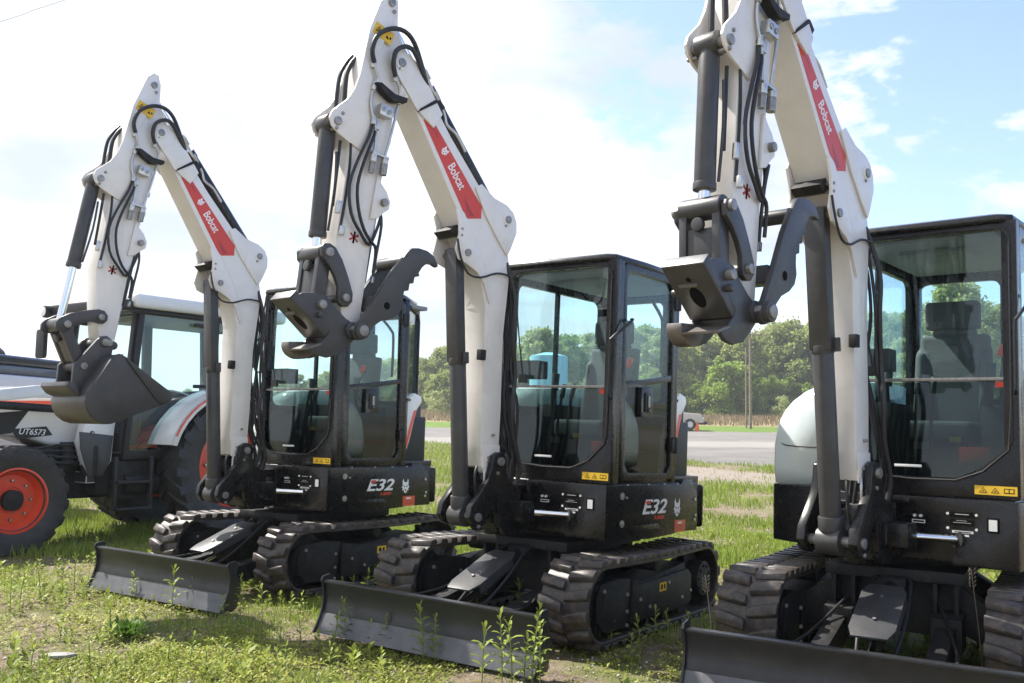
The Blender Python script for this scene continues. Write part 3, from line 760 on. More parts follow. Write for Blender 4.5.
    ux = Vector((-.65,0,-.76)).normalized(); uy = Vector((-ux.z,0,ux.x)); 
    if ux.cross(uy).y < 0: uy = -uy
    def lettering():
        return text_mesh('Bobcat', .090, basis((.452,.1022,1.715), ux, uy), 'letter', bold=.0012, sx=.66)
    part('lettering', dco, 'blet', lettering)
    def emb():
        mb = MB(); cat_logo(mb, (.556,.1022,1.845), ux, uy, .040, 0, 1); return mb.mesh('emblem', ['letter', 'red'])
    part('emblem', dco, 'bcat', emb)
    def brk():
        mb = MB(); mb.prism([(.785,2.022),(.775,2.045),(.66,2.135),(.652,2.115)], .1005, .125)
        mb.box(.0,.08,-.05,.11,-.03,.03, M=T(.60,0,2.13) @ Ry(R(50)))
        mb.prism([(.46,1.385),(.40,1.43),(.36,1.38),(.41,1.35)], -.08, .08)
        mb.box(-.01,.035,.10,.14,-.045,.02, M=T(.165,0,.66))
        return mb.mesh('clamp_bracket', 'blackmatt', bevel=.004)
    part('clamp_bracket', boom, 'bbrk', brk)
    def bcable():
        mb = MB()
        mb.tube([(.43,.125,1.33),(.40,.13,1.22),(.33,.128,1.13),(.22,.122,1.125),(.09,.118,1.172),(-.02,.115,1.175),(-.06,.10,1.15),(-.09,.05,.95),(-.08,.06,.6),(-.12,.09,.25),(-.14,.12,.0)], .0065, 8)
        return mb.mesh('boom_cable', 'hose')
    part('boom_cable', boom, 'bcable', bcable)
    def bhose():
        mb = MB()
        rr = random.Random(5)
        for k in range(10):
            y = .13-.026*k; q = lambda v=.016: rr.uniform(-v, v)
            mb.tube([(-.02+q(),y*.7,1.25+q()),(-.075+q(),y+q(),1.02),(-.065+q(),y+q(.02),.8),(-.085+q(.03),y+q(.02),.55),(-.11+q(.04),y+.02+q(.03),.36),(-.15+q(.05),y+.04+q(.03),.16),(-.18+q(.04),y+.03+q(.03),-.06),(-.13,y*.8,-.26)], rr.choice([.009,.011,.013]), 8, sm=4)
        return mb.mesh('hose_bundle', 'hose')
    part('hose_bundle', boom, 'bhose', bhose)
    def bhose2():
        mb = MB()
        mb.tube([(.06,.10,.0),(.09,.115,-.06),(.08,.11,-.20),(.05,.08,-.27)], .007, 6, m=1); mb.tube([(.07,.03,-.02),(.11,.05,-.10),(.09,.06,-.25),(.0,.05,-.3)], .009, 6)
        return mb.mesh('hose_fittings', ['hose', 'zinc'])
    part('hose_fittings', boom, 'bhose2', bhose2)
    def bpipes():
        mb = MB()
        for y, o in ((.06,.0),(.0,.02),(-.05,.01)):
            mb.tube([(.73,y,2.33),(.66+o*.3,y,2.225+o),(.55,y,2.10+o),(.52,y,2.03+o),(.44,y,1.99+o),(.36,y,1.90)], .010, 8)
        for p in ((.70,2.29),(.61,2.18)): 
            for y in (.06,0,-.05): mb.cyl((p[0]-.02,y,p[1]-.025),(p[0]+.02,y,p[1]+.025),.016,8)
        return mb.mesh('hydraulic_pipes', 'zinc')
    part('hydraulic_pipes', boom, 'bpipes', bpipes)

    # boom cylinder (swing frame coordinates, per machine)
    cpin = rot2(al, (.335,1.262)); cA = (FS+cpin[0], FZ+cpin[1]); lc = (1.095,.715)
    d = Vector((cA[0]-lc[0],0,cA[1]-lc[1])); L = d.length; d.normalize(); nrm = Vector((d.z,0,-d.x))
    base = S(lc)
    def bc():
        mb = MB(); mb.cyl(base-Vector((0,.06,0)), base+Vector((0,.06,0)), .068, 24); mb.cyl(base+d*.03, base+d*(L*.59), .052, 28); mb.cyl(base+d*(.05), base+d*.12, .062, 28)
        mb.cyl(base+d*(L*.575), base+d*(L*.60), .056, 28)
        return mb.mesh('cylinder_barrel', 'grey', bevel=.004)
    bco = part('boom_cylinder', root, None, bc, SWG)
    def bcr():
        mb = MB(); mb.cyl(base+d*(L*.60), base+d*(L-.03), .028, 20); return mb.mesh('cylinder_rod', 'chrome')
    part('cylinder_rod', bco, None, bcr)
    def bcg():
        mb = MB(); Mg = Matrix((nrm, Vector((0,1,0)), d)).transposed().to_4x4(); Mg.translation = base
        z0, z1 = L*.585, L+.03
        mb.box(.042,.049,-.047,.060,z0,z1,M=Mg); mb.box(-.015,.0415,-.047,-.040,z0,z1,M=Mg); mb.box(-.015,.0415,.053,.060,z0,z1,M=Mg)
        mb.box(-.02,.02,.068,.085,z0-.01,z0+.06,M=Mg)
        return mb.mesh('cylinder_guard', 'grey', bevel=.003)
    part('cylinder_guard', bco, None, bcg)

    # stick
    def stk():
        mb = MB(); mb.prism([(.187,.366),(.15,.41),(.105,.41),(.07,.36),(.043,.195),(-.03,.11),(-.07,.05),(-.075,-.05),(-.048,-.112),(-.026,-.26),(-.029,-.562),(-.019,-.761),(-.03,-.9),(-.023,-1.129),(-.035,-1.54),(-.02,-1.63),(.02,-1.655),(.06,-1.62),(.114,-1.457),(.203,-1.117),(.215,-.796),(.22,-.573),(.235,-.4),(.246,-.171),(.235,.112)], -.083, .083)
        return mb.mesh('stick', 'white', bevel=.006, smooth=30)
    stick = part('stick', root, 'stick', stk, MST)
    def splates():
        mb = MB()
        for sy in (-1, 1):
            mb.prism([(.187,.37),(.15,.415),(.105,.41),(.085,.35),(.10,.2),(.17,-.1),(.14,-.35),(.10,-.56),(.15,-.60),(.22,-.585),(.316,-.558),(.365,-.53),(.388,-.49),(.377,-.445),(.30,-.35),(.265,-.27),(.246,-.171),(.236,.112)], sy*.084, sy*.098)
            mb.prism([(.02,-.70),(-.02,-.74),(-.06,-.77),(-.095,-.82),(-.095,-.865),(-.06,-.90),(-.03,-.94),(.02,-.96)], sy*.084, sy*.098)
        return mb.mesh('stick_plates', 'white', bevel=.003)
    part('side_plates', stick, 'splates', splates)
    def spins():
        mb = MB()
        for p, w, r in (((.335,-.495),.112,.024),((-.047,-.841),.125,.022),((.126,.326),.112,.024),((.10,.28),.108,.012),((.312,-.44),.105,.01),((.335,-.535),.108,.010)):
            mb.cyl((p[0],-w,p[1]),(p[0],w,p[1]),r,16)
        for p, w, r in (((.115,-1.446),.150,.022),((.028,-1.607),.162,.024)): mb.cyl((p[0],-w,p[1]),(p[0],w,p[1]),r,16)
        return mb.mesh('pivot_pins', 'pin', bevel=.003)
    part('pivot_pins', stick, 'spins', spins)
    def warn():
        mb = MB(); mb.prism([(.205,.172),(.072,.150),(.085,.072),(.218,.098)], .0985, .0995, m=0)
        def q(c, s, P, m, y): mb.prism([(c[0]+a*s, c[1]+b*s) for a, b in P], y, y+.0004, m=m)
        q((.178,.130), .024, [(-1,-.7),(1,-.55),(-.05,1)], 1, .0996); q((.178,.130), .016, [(-1,-.7),(1,-.55),(-.05,1)], 0, .1001); q((.178,.128), .007, [(-1,-1),(1,-.8),(.6,1),(-.4,.8)], 1, .1006)
        q((.115,.112), .012, [(-1,-1),(1,-.6),(.3,1)], 1, .0996); q((.095,.112), .006, [(-1,-1),(1,-1),(1,1.5),(-1,1.5)], 1, .0996)
        return mb.mesh('warning_sticker', ['yellow', 'inkk'])
    part('warning_sticker', stick, 'swarn', warn)
    def xl():
        mb = MB(); 
        for a in (35, -35, 90):
            Mx = T(.095,0,-1.09) @ Ry(R(a)); mb.box(-.034,.034,.0835,.0845,-.006,.006,M=Mx, m=(1 if a == 90 else 0))
        mb.v = [(v[0], v[1]+(.0002*(i//8)), v[2]) for i, v in enumerate(mb.v)]
        return mb.mesh('small_mark', ['redd', 'inkk'])
    part('small_mark', stick, 'xlog', xl)
    def shose():
        mb = MB()
        mb.tube([(.184,.12,-.084),(.218,.13,-.021),(.201,.135,.075),(.122,.14,.152),(.029,.14,.177),(-.054,.13,.145),(-.142,.11,.054),(-.221,.08,-.029),(-.28,.06,-.12)], .014, 10)
        mb.tube([(.029,.12,-.101),(.068,.135,-.041),(.069,.145,.036),(.012,.145,.09),(-.057,.14,.088),(-.151,.12,.006),(-.219,.10,-.056),(-.30,.07,-.15)], .014, 10)
        mb.tube([(.15,.0,.02),(.235,.0,-.05),(.275,.005,-.14),(.285,.02,-.22),(.275,.03,-.35),(.26,.03,-.5)], .014, 10); mb.tube([(.15,-.035,.05),(.24,-.035,-.03),(.29,-.03,-.13),(.30,-.03,-.22),(.285,-.03,-.4)], .012, 8)
        mb.tube([(.116,.10,-.40),(.13,.115,-.50),(.177,.12,-.658),(.204,.12,-.824),(.162,.12,-.977),(.082,.115,-1.058),(.0,.10,-1.105),(-.04,.09,-1.0),(-.05,.095,-.92)], .0095, 8)
        mb.tube([(.085,.10,-.42),(.10,.115,-.50),(.136,.12,-.654),(.153,.12,-.806),(.12,.12,-.939),(.058,.115,-1.039),(-.005,.105,-1.085),(-.05,.10,-1.12),(-.065,.09,-1.25)], .0095, 8)
        mb.tube([(.268,.05,-.575),(.255,.05,-.759),(.243,.05,-.95)], .009, 6); mb.tube([(.231,.09,-.54),(.205,.088,-.70),(.195,.088,-.914),(.195,.088,-1.078)], .008, 6)
        return mb.mesh('hoses', 'hose')
    part('hoses', stick, 'shose', shose)
    def sfit():
        mb = MB()
        mb.tube([(.184,.12,-.084),(.16,.115,-.13),(.137,.11,-.165),(.141,.105,-.2)], .010, 8); mb.tube([(.029,.12,-.101),(.0,.115,-.135),(-.025,.11,-.17),(-.027,.105,-.22)], .010, 8)
        mb.tube([(.148,.105,-.2),(.155,.11,-.30),(.13,.11,-.38),(.10,.11,-.43),(.08,.11,-.53),(.08,.11,-.60)], .009, 8); mb.tube([(-.03,.105,-.22),(-.022,.11,-.345),(-.008,.11,-.5),(.005,.11,-.60)], .009, 8)
        mb.cyl((.083,.12,-.60),(.083,.12,-.645),.021,14); mb.cyl((.083,.12,-.645),(.083,.12,-.71),.017,14,m=1); mb.cyl((.004,.12,-.60),(.004,.12,-.63),.021,14); mb.cyl((.004,.12,-.63),(.003,.12,-.695),.022,14,m=1)
        mb.box(.02,.105,.10,.145,-.365,-.30,m=0); mb.cyl((.085,.145,-.33),(.085,.152,-.33),.014,12,m=1); mb.cyl((.045,.145,-.335),(.045,.152,-.335),.014,12,m=1)
        mb.box(-.015,.10,.098,.135,-.598,-.585)
        for p, q in (((.184,-.075),(.178,-.11)),((.029,-.09),(.02,-.125)),((.148,-.19),(.152,-.235)),((-.028,-.20),(-.026,-.25)),((.116,-.38),(.116,-.43)),((.085,-.40),(.086,-.45)),((.195,-1.06),(.195,-1.11)),((.243,-.93),(.243,-1.0))):
            mb.cyl((p[0],.11,p[1]),(q[0],.11,q[1]),.016,8)
        for z in (-.25,-.45,-.6,-.9): mb.cyl((-.04,.06,z),(-.04,.06,z-.03),.012,8)
        return mb.mesh('hydraulic_fittings', ['zinc', 'pin'], bevel=.0015)
    part('hydraulic_fittings', stick, 'sfit', sfit)
    def vbr():
        mb = MB(); mb.prism([(.165,-.200),(.13,-.188),(.03,-.215),(-.06,-.205),(-.06,-.232),(.03,-.262),(.10,-.238)], .0985, .150)
        return mb.mesh('valve_bracket', 'blackmatt', bevel=.003)
    part('valve_bracket', stick, 'vbr', vbr)

    # stick cylinder, behind the boom: elbow ear -> stick top
    a_ = S((FS+rot2(al, (.013,1.533))[0], FZ+rot2(al, (.013,1.533))[1])); q = rot2(be, (.126,.326)); b_ = S((tipA[0]+q[0], tipA[1]+q[1]))
    dd = b_-a_; LL = dd.length; dd.normalize()
    def sc_():
        mb = MB(); mb.cyl(a_-Vector((0,.055,0)), a_+Vector((0,.055,0)), .05, 20); mb.cyl(a_+dd*.03, a_+dd*(LL*.62), .052, 24); mb.cyl(a_+dd*(LL*.60), a_+dd*(LL*.64), .057, 24); mb.cyl(b_-Vector((0,.05,0)), b_+Vector((0,.05,0)), .042, 20)
        mb.tube([a_+dd*.12+Vector((.05,.02,.03)), a_+dd*(LL*.3)+Vector((.045,.03,.03)), a_+dd*(LL*.55)+Vector((.04,.02,.03))], .010, 8)
        return mb.mesh('cylinder_barrel', 'black', bevel=.003)
    sco = part('stick_cylinder', root, None, sc_, SWG)
    def scr():
        mb = MB(); mb.cyl(a_+dd*(LL*.6), b_, .024, 18); return mb.mesh('cylinder_rod', 'chrome')
    part('cylinder_rod', sco, None, scr)

    # bucket cylinder / links in the stick frame
    iu = cfg['iu']; cp = cfg['cp']; il = (.115,-1.446); ep = (.028,-1.607)
    A3 = Vector((.335,0,-.495)); B3 = Vector((iu[0],0,iu[1])); D3 = B3-A3; L3 = D3.length; D3.normalize(); bl_ = .63
    def kc():
        mb = MB(); mb.cyl(A3-Vector((0,.05,0)), A3+Vector((0,.05,0)), .055, 20); mb.cyl(A3+D3*.03, A3+D3*bl_, .046, 28); mb.cyl(A3+D3*(bl_-.02), A3+D3*(bl_+.012), .050, 28)
        mb.cyl(B3-Vector((0,.045,0)), B3+Vector((0,.045,0)), .048, 20)
        mb.tube([A3+D3*.15+Vector((-.04,.05,0)), A3+D3*.35+Vector((-.05,.05,0)), A3+D3*(bl_-.03)+Vector((-.035,.045,0))], .008, 6)
        return mb.mesh('cylinder_barrel', 'grey', bevel=.003)
    kco = part('bucket_cylinder', root, None, kc, MST)
    def kr():
        mb = MB(); mb.cyl(A3+D3*bl_, B3, .026, 20); return mb.mesh('cylinder_rod', 'chrome')
    part('cylinder_rod', kco, None, kr)
    def idl_():
        mb = MB(); P = [(.312,-1.215),(.300,-1.190),(.263,-1.180),(.225,-1.192),(.17,-1.245),(.110,-1.335),(.068,-1.41),(.062,-1.455),(.085,-1.49),(.12,-1.497),(.150,-1.48),(.162,-1.44),(.165,-1.40),(.20,-1.345),(.25,-1.295),(.30,-1.26)]
        P = [(x-.115, z+1.446) for x, z in P]
        for sy in (-1, 1): mb.prism(P, sy*.103, sy*.130)
        return mb.mesh('idler_links', 'grey', bevel=.005)
    a0 = math.atan2(-1.231+1.446, .263-.115); a1 = math.atan2(iu[1]+1.446, iu[0]-.115)
    part('idler_links', root, 'idlk', idl_, MST @ T(.115,0,-1.446) @ Ry(-(a1-a0)))
    def lnk():
        mb = MB(); a = Vector((iu[0],0,iu[1])); b = Vector((cp[0],0,cp[1])); dv = (b-a); l = dv.length; dv.normalize(); nv = Vector((dv.z,0,-dv.x))
        Ml = Matrix((nv, Vector((0,1,0)), dv)).transposed().to_4x4(); Ml.translation = a
        for sy in (-1, 1):
            mb.box(-.038,.038,min(sy*.062,sy*.10),max(sy*.062,sy*.10),-.01,l+.02,M=Ml)
        mb.box(-.03,.03,-.0615,.0615,l*.30,l*.85,M=Ml); mb.cyl(a-Vector((0,.1,0)), a+Vector((0,.1,0)), .05, 20); mb.cyl(b-Vector((0,.1,0)), b+Vector((0,.1,0)), .045, 20)
        mb.cyl(Ml @ Vector((-.055,0,l*.25)), Ml @ Vector((-.03,0,l*.25)), .03, 12)
        return mb.mesh('tipping_link', 'grey', bevel=.006)
    lk_ = part('tipping_link', root, None, lnk, MST)
    def lpin():
        mb = MB(); mb.cyl((iu[0],-.148,iu[1]),(iu[0],.148,iu[1]),.025,16); mb.cyl((cp[0],-.148,cp[1]),(cp[0],.148,cp[1]),.024,16); return mb.mesh('link_pins', 'pin', bevel=.003)
    part('link_pins', lk_, None, lpin)
    if cfg['tool'] == 'coupler':
        c0 = math.atan2(-1.503+1.607, .245-.028); c1 = math.atan2(cp[1]+1.607, cp[0]-.028)
        MC = MST @ T(.028,0,-1.607) @ Ry(-(c1-c0))
        def coup():
            mb = MB(); P = [(.395,-1.487),(.36,-1.462),(.282,-1.445),(.20,-1.455),(.15,-1.50),(.07,-1.55),(.00,-1.575),(-.02,-1.61),(.005,-1.66),(.047,-1.71),(.094,-1.755),(.162,-1.78),(.225,-1.775),(.268,-1.745),(.213,-1.705),(.178,-1.66),(.165,-1.63)]
            P = [(x-.028, z+1.607) for x, z in P]
            mb.prism(P, .092, .117); mb.prism(P, -.085, -.062)
            Q = [(.395,-1.462),(.425,-1.505),(.19,-1.672),(.163,-1.632)]
            mb.prism([(x-.028, z+1.607) for x, z in Q], -.088, .120)
            mb.cyl((.0,-.09,0),(.0,.134,0),.045,20)
            mb.cyl((.10,-.1,-.06),(.10,.1,-.06),.03,16); mb.cyl((.22,-.148,.045),(.22,.148,.045),.016,12)
            return mb.mesh('quick_coupler', 'grey', bevel=.007)
        cpo = part('quick_coupler', root, 'coup', coup, MC)
        def hook():
            mb = MB(); Mh = T(.232,0,-.125) @ Ry(R(25))
            mb.box(-.050,.045,-.115,.125,-.010,.003,M=Mh)
            for y in (-.10, ):
                P = [(.20+.085*math.cos(R(t)), -.115+.07*math.sin(R(t))) for t in range(150, 380, 20)]
                mb.prism(P, y-.02, y+.055)
            mb.box(-.115,-.015,-.045,.045,-.002,.010,M=T(.33,0,.02) @ Ry(R(58)))
            return mb.mesh('coupler_hook', 'steel', bevel=.004)
        part('coupler_hook', cpo, 'hook', hook)
        def wearp():
            mb = MB(); Q = [(.397,-1.458),(.427,-1.501),(.4275,-1.5055),(.425,-1.506),(.3935,-1.461)]
            mb.prism([(x-.028+.0015, z+1.607+.0015) for x, z in [(.393,-1.463),(.398,-1.458),(.430,-1.502),(.425,-1.508)]], -.086, .118)
            return mb.mesh('worn_edge', 'wear', bevel=.001)
        def chole():
            mb = MB(); a = Vector((.425-.028,0,-1.505+1.607)); b = Vector((.19-.028,0,-1.672+1.607)); n = Vector(((b-a).z,0,-(b-a).x)).normalized()
            if n.x < 0: n = -n
            c = a+(b-a)*.58; u = (b-a).normalized(); pts = [c+u*(.055*math.cos(t))+Vector((0,.032*math.sin(t)+.01,0))+n*.0012 for t in [2*PI*k/20 for k in range(20)]]
            mb.add(pts, [tuple(range(20))]); c = a+(b-a)*.25; pts = [c+u*(.012*math.cos(t))+Vector((0,.012*math.sin(t)+.01,0))+n*.0012 for t in [2*PI*k/12 for k in range(12)]]; mb.add(pts, [tuple(range(12))])
            return mb.mesh('coupler_opening', 'inkk')
        part('coupler_opening_mark', cpo, 'chole', chole)
        part('worn_edge', cpo, 'wearp', wearp)
        def thb():
            mb = MB(); P = [(.045,-1.585),(.02,-1.55),(-.040,-1.40),(-.11,-1.20),(-.185,-1.04),(-.215,-1.0),(-.265,-.98),(-.33,-.972),(-.39,-.985),(-.436,-1.03),(-.43,-1.045),(-.385,-1.040),(-.345,-1.055),(-.322,-1.085),(-.305,-1.13),(-.318,-1.145),(-.283,-1.165),(-.285,-1.205),(-.258,-1.215),(-.262,-1.26),(-.232,-1.275),(-.235,-1.32),(-.248,-1.37),(-.235,-1.42),(-.19,-1.465),(-.12,-1.505),(-.08,-1.55),(-.06,-1.60),(-.04,-1.645),(.00,-1.665),(.035,-1.655),(.055,-1.62)]
            P = [(x*.94, (z+1.607)*.94) for x, z in P]
            mb.prism(P, .135, .165)
            mb.prism([(.045,.02),(-.02,.03),(-.20,.46),(-.20,.53),(-.25,.56),(-.30,.53),(-.29,.46),(-.06,-.03),(0,-.06),(.05,-.03)], -.165, -.135)
            mb.cyl((-.22,-.18,.50),(-.22,.15,.50),.034,18); mb.cyl((.0,-.18,0),(.0,.19,0),.045,24)
            mb.cyl((-.06,-.13,.18),(-.06,.14,.18),.03,16); mb.box(-.10,-.03,.03,.136,.14,.22)
            return mb.mesh('thumb', 'grey', bevel=.004)
        th_ = part('thumb', root, 'thumb', thb, MST @ T(0,0,-1.607) @ Ry(-cfg['tha']))
        def thp():
            mb = MB(); mb.cyl((0,.18,0),(0,.20,0),.030,20); mb.cyl((-.125,.1655,.19),(-.125,.1675,.19),.024,18,m=1); return mb.mesh('thumb_pin', ['pin', 'inkk'], bevel=.002)
        part('thumb_pin', th_, 'thp', thp)
        e3 = Vector((-.05,0,-1.43))
    else:
        def bkt():
            mb = MB()
            O = [(-.03,-1.675),(.041,-1.72),(.145,-1.985),(.148,-2.04),(.128,-2.09),(.09,-2.135),(.036,-2.162),(-.02,-2.168),(-.064,-2.158),(-.38,-1.965),(-.455,-1.905)]
            I = [(x*.955-.001, (z+1.92)*.955-1.92) for x, z in O]
            I[0] = (O[0][0]-.012, O[0][1]-.004); I[-1] = (O[-1][0]+.0, O[-1][1]+.012)
            mb.prism(O+I[::-1], -.27, .27)
            side = [(.0,-1.68),(.041,-1.715),(.142,-1.985),(.144,-2.04),(.124,-2.085),(.088,-2.13),(.036,-2.157),(-.02,-2.163),(-.064,-2.153),(-.38,-1.962),(-.448,-1.905),(-.436,-1.865),(-.053,-1.69)]
            for sy in (-1, 1): mb.prism(side, sy*.270, sy*.284)
            mb.prism([(-.10,-1.745),(-.05,-1.70),(-.436,-1.86),(-.45,-1.90),(-.38,-1.955),(-.33,-1.93)], .284, .296); mb.prism([(-.10,-1.745),(-.05,-1.70),(-.436,-1.86),(-.45,-1.90),(-.38,-1.955),(-.33,-1.93)], -.296, -.284)
            return mb.mesh('bucket_shell', 'grey', bevel=.004, smooth=45)
        bo = part('bucket', root, 'bucket', bkt, MST)
        def ears():
            mb = MB(); P = [(.105,-1.60),(.081,-1.572),(.045,-1.56),(.008,-1.575),(-.015,-1.61),(-.02,-1.685),(.005,-1.73),(.13,-1.98),(.165,-1.985),(.20,-1.93),(.219,-1.803),(.19,-1.76)]
            for sy in (-1, 1): mb.prism(P, sy*.105, sy*.135)
            mb.prism([(.16,-1.97),(.20,-1.93),(.245,-1.93),(.25,-1.96),(.20,-2.0),(.145,-2.01)], -.25, .18)
            return mb.mesh('bucket_ears', 'grey', bevel=.005)
        part('bucket_ears', bo, 'bears', ears)
        def bpn():
            mb = MB(); mb.cyl((.052,-.16,-1.609),(.052,.16,-1.609),.026,18); mb.cyl((.155,-.155,-1.806),(.155,.155,-1.806),.020,18)
            return mb.mesh('bucket_pins', 'pin', bevel=.003)
        part('bucket_pins', bo, 'bpn', bpn)
        def teeth():
            mb = MB(); mb.prism([(-.39,-1.957),(-.46,-1.90),(-.50,-1.885),(-.47,-1.915)], -.28, .28); return mb.mesh('bucket_lip', 'wear', bevel=.002)
        part('bucket_lip', bo, 'lip', teeth)
        e3 = Vector((-.055,0,-1.60))
    # thumb (or auxiliary) cylinder
    s3 = Vector((-.047,.0,-.841)); d3 = e3-s3; l3 = d3.length; d3.normalize()
    def tc():
        mb = MB(); mb.cyl(s3-Vector((0,.07,0)), s3+Vector((0,.07,0)), .038, 18); mb.cyl(s3+d3*.02, s3+d3*min(.46,l3*.9), .032, 20); mb.cyl(s3+d3*(min(.46,l3*.9)), s3+d3*l3, .018, 16, m=1); mb.cyl(e3-Vector((0,.05,0)), e3+Vector((0,.05,0)), .03, 16)
        mb.tube([s3+Vector((-.01,.06,-.03)), s3+Vector((-.04,.06,-.12)), s3+Vector((-.045,.05,-.3)), s3+Vector((-.05,.045,-.42))], .009, 8)
        mb.cyl(s3+Vector((-.045,.05,-.42)), s3+Vector((-.045,.05,-.46)), .014, 8, m=2)
        return mb.mesh('thumb_cylinder', ['grey', 'chrome', 'zinc'], bevel=.002)
    part('thumb_cylinder', root, None, tc, MST)
    return root

def frame(O, Rm):
    M = Matrix(Rm).to_4x4(); M.translation = Vector(O); return M
excavator(dict(label='middle mini excavator of the three with a thumb and coupler on its arm', M=frame((.4037,6.7503,-.0041), [[-.54995,.83468,.0294],[-.83492,-.55034,.00634],[.02148,-.02106,.99955]]), sw=-.11104, th=-.116, al=.017, be=.1293, iu=(.263,-1.231), cp=(.249,-1.518), tool='coupler', tha=R(5)))
excavator(dict(label='left mini excavator with a digging bucket on its arm, beside the tractor', M=frame((-1.591,8.2226,.0033), [[-.56823,.82279,.01177],[-.82275,-.56833,.00902],[.01412,-.00456,.99989]]), sw=-.05264, th=-.0747, al=.0406, be=.1705, iu=(.326,-1.554), cp=(.152,-1.802), tool='bucket', tha=0))
excavator(dict(label='right mini excavator cropped by the picture edge, glossy white engine cover beside its boom', M=frame((2.3042,5.5687,.0091), [[-.50866,.86073,.02036],[-.86071,-.50894,.01215],[.02082,-.01134,.99972]]), sw=-.17414, th=-.0686, al=-.0006, be=.1084, iu=(.283,-1.217), cp=(.245,-1.503), tool='coupler', tha=0))

# ------------------------------------------------------------------ tractor
def tractor():
    fx, fy = -.588, -.809
    f = Vector((fx, fy, 0)).normalized(); l = Vector((-f.y, f.x, 0))       # left of the machine
    O = Vector((-3.30, 11.2, 0))-l*.74
    M = Matrix((f, l, Vector((0,0,1)))).transposed().to_4x4(); M.translation = O
    root = top('tractor', 'white tractor with orange-red wheel rims and front loader posts, left of the excavators', 'tractor', None, M)
    def tyre(r, w, rr, nl, key):
        def f_():
            mb = MB(); h = w/2
            mb.lathe([(rr,-h*.80),(r*.80,-h),(r*.93,-h*.95),(r*.965,-h*.6),(r*.97,0),(r*.965,h*.6),(r*.93,h*.95),(r*.80,h),(rr,h*.80),(rr-.02,h*.7),(rr-.02,-h*.7)], (0,0,0), n=72)
            for i in range(nl):
                for sd in (-1, 1):
                    a0 = 2*PI*(i+(.5 if sd > 0 else 0))/nl; rows = []
                    for (y, da, w2) in ((-.04*sd*0+sd*.0, .0, .028), (sd*h*.5, -.07, .030), (sd*h*.98, -.14, .038), (sd*h*1.02, -.17, .038)):
                        rb = r*.955 if abs(y) < h*.9 else r*.90; rt = r if abs(y) < h*.9 else r*.985
                        if abs(y) > h*1.0: rb, rt = r*.80, r*.86
                        a = a0+da*1.6; ww = w2/r*1.2
                        rows.append([(rb*math.cos(a-ww), y, rb*math.sin(a-ww)), (rb*math.cos(a+ww), y, rb*math.sin(a+ww)), (rt*math.cos(a+ww*.8), y, rt*math.sin(a+ww*.8)), (rt*math.cos(a-ww*.8), y, rt*math.sin(a-ww*.8))])
                    vs = [p for q in rows for p in q]; fs = [(0,1,2,3), (12,15,14,13)]
                    for q in range(3):
                        for k in range(4): fs.append((q*4+k, q*4+4+k, q*4+4+(k+1) % 4, q*4+(k+1) % 4))
                    mb.add(vs, fs)
            return mb.mesh('tyre', 'tyre', smooth=50)
        return f_
    def rim(rr, w, key):
        def f_():
            mb = MB(); h = w/2
            mb.lathe([(rr,-h*.72),(rr+.012,-h*.78),(rr+.012,h*.82),(rr-.005,h*.84),(rr-.02,h*.6),(rr*.86,h*.35),(rr*.80,h*.12),(rr*.42,h*.16),(rr*.40,h*.05),(rr*.40,-h*.2),(rr*.8,-h*.2)], (0,0,0), n=56)
            mb.cyl((0,-h*.3,0),(0,h*.10,0),rr*.6,32)
            return mb.mesh('rim', 'rim', smooth=40)
        return f_
    def hubf(rr, w):
        def f_():
            mb = MB(); h = w/2; mb.cyl((0,h*.1,0),(0,h*.50,0),rr*.33,24,m=0)
            for k in range(8): a = 2*PI*k/8; mb.cyl((rr*.62*math.cos(a),h*.10,rr*.62*math.sin(a)),(rr*.62*math.cos(a),h*.26,rr*.62*math.sin(a)),rr*.055,6,m=1)
            return mb.mesh('hub', ['blackmatt', 'zinc'], bevel=.004)
        return f_
    for x, sd, r, w, rr, nl, k in ((2.50,1,.52,.32,.30,19,'f'),(2.50,-1,.52,.32,.30,19,'f'),(.04,1,.80,.46,.47,23,'r'),(.04,-1,.80,.46,.47,23,'r')):
        Mw = T(x, sd*.74, r-.01) @ Rz(0 if sd > 0 else PI)
        wh = part('wheel', root, 'ty'+k, tyre(r, w, rr, nl, k), Mw)
        part('rim', wh, 'ri'+k, rim(rr, w, k)); part('hub', wh, 'hu'+k, hubf(rr, w))
    def ch():
        mb = MB(); mb.box(-.5,2.9,-.28,.28,.45,.80); mb.box(.2,1.5,-.5,.52,.50,.88); mb.box(2.2,2.62,-.6,.6,.42,.62); mb.box(-.55,.4,-.55,.55,.6,.95)
        mb.box(.95,1.35,.5,.62,.45,.85); mb.cyl((.85,.58,.60),(1.25,.58,.60),.12,20); mb.cyl((1.55,.48,.7),(1.55,.48,1.02),.10,20); mb.box(1.5,2.2,-.35,.36,.75,1.0)
        return mb.mesh('chassis', 'blackmatt', bevel=.015)
    cho = part('chassis', root, None, ch)
    def engine():
        mb = MB(); 
        for k in range(4): mb.tube([(1.5,.40,1.0-.05*k),(1.9,.44+.02*k,1.02-.06*k),(2.2,.38,.95)], .014, 8)
        mb.cyl((1.75,.36,.85),(1.75,.36,1.05),.07,16); mb.box(1.9,2.3,.3,.38,.8,1.0)
        return mb.mesh('engine_lines', 'hose')
    part('engine_lines', cho, None, engine)
    def hd():
        mb = MB()
        # side profile extruded, shoulder bevels
        P = [(1.35,1.00),(1.35,1.56),(1.9,1.60),(2.6,1.58),(3.05,1.50),(3.25,1.38),(3.32,1.15),(3.28,.85),(3.0,.82),(2.85,.98),(2.55,1.12),(2.20,1.10),(1.95,1.02),(1.7,.98)]
        mb.prism(P, -.34, .34); return mb.mesh('hood', 'twhite', bevel=.055, seg=4, smooth=60)
    ho = part('hood', root, None, hd)
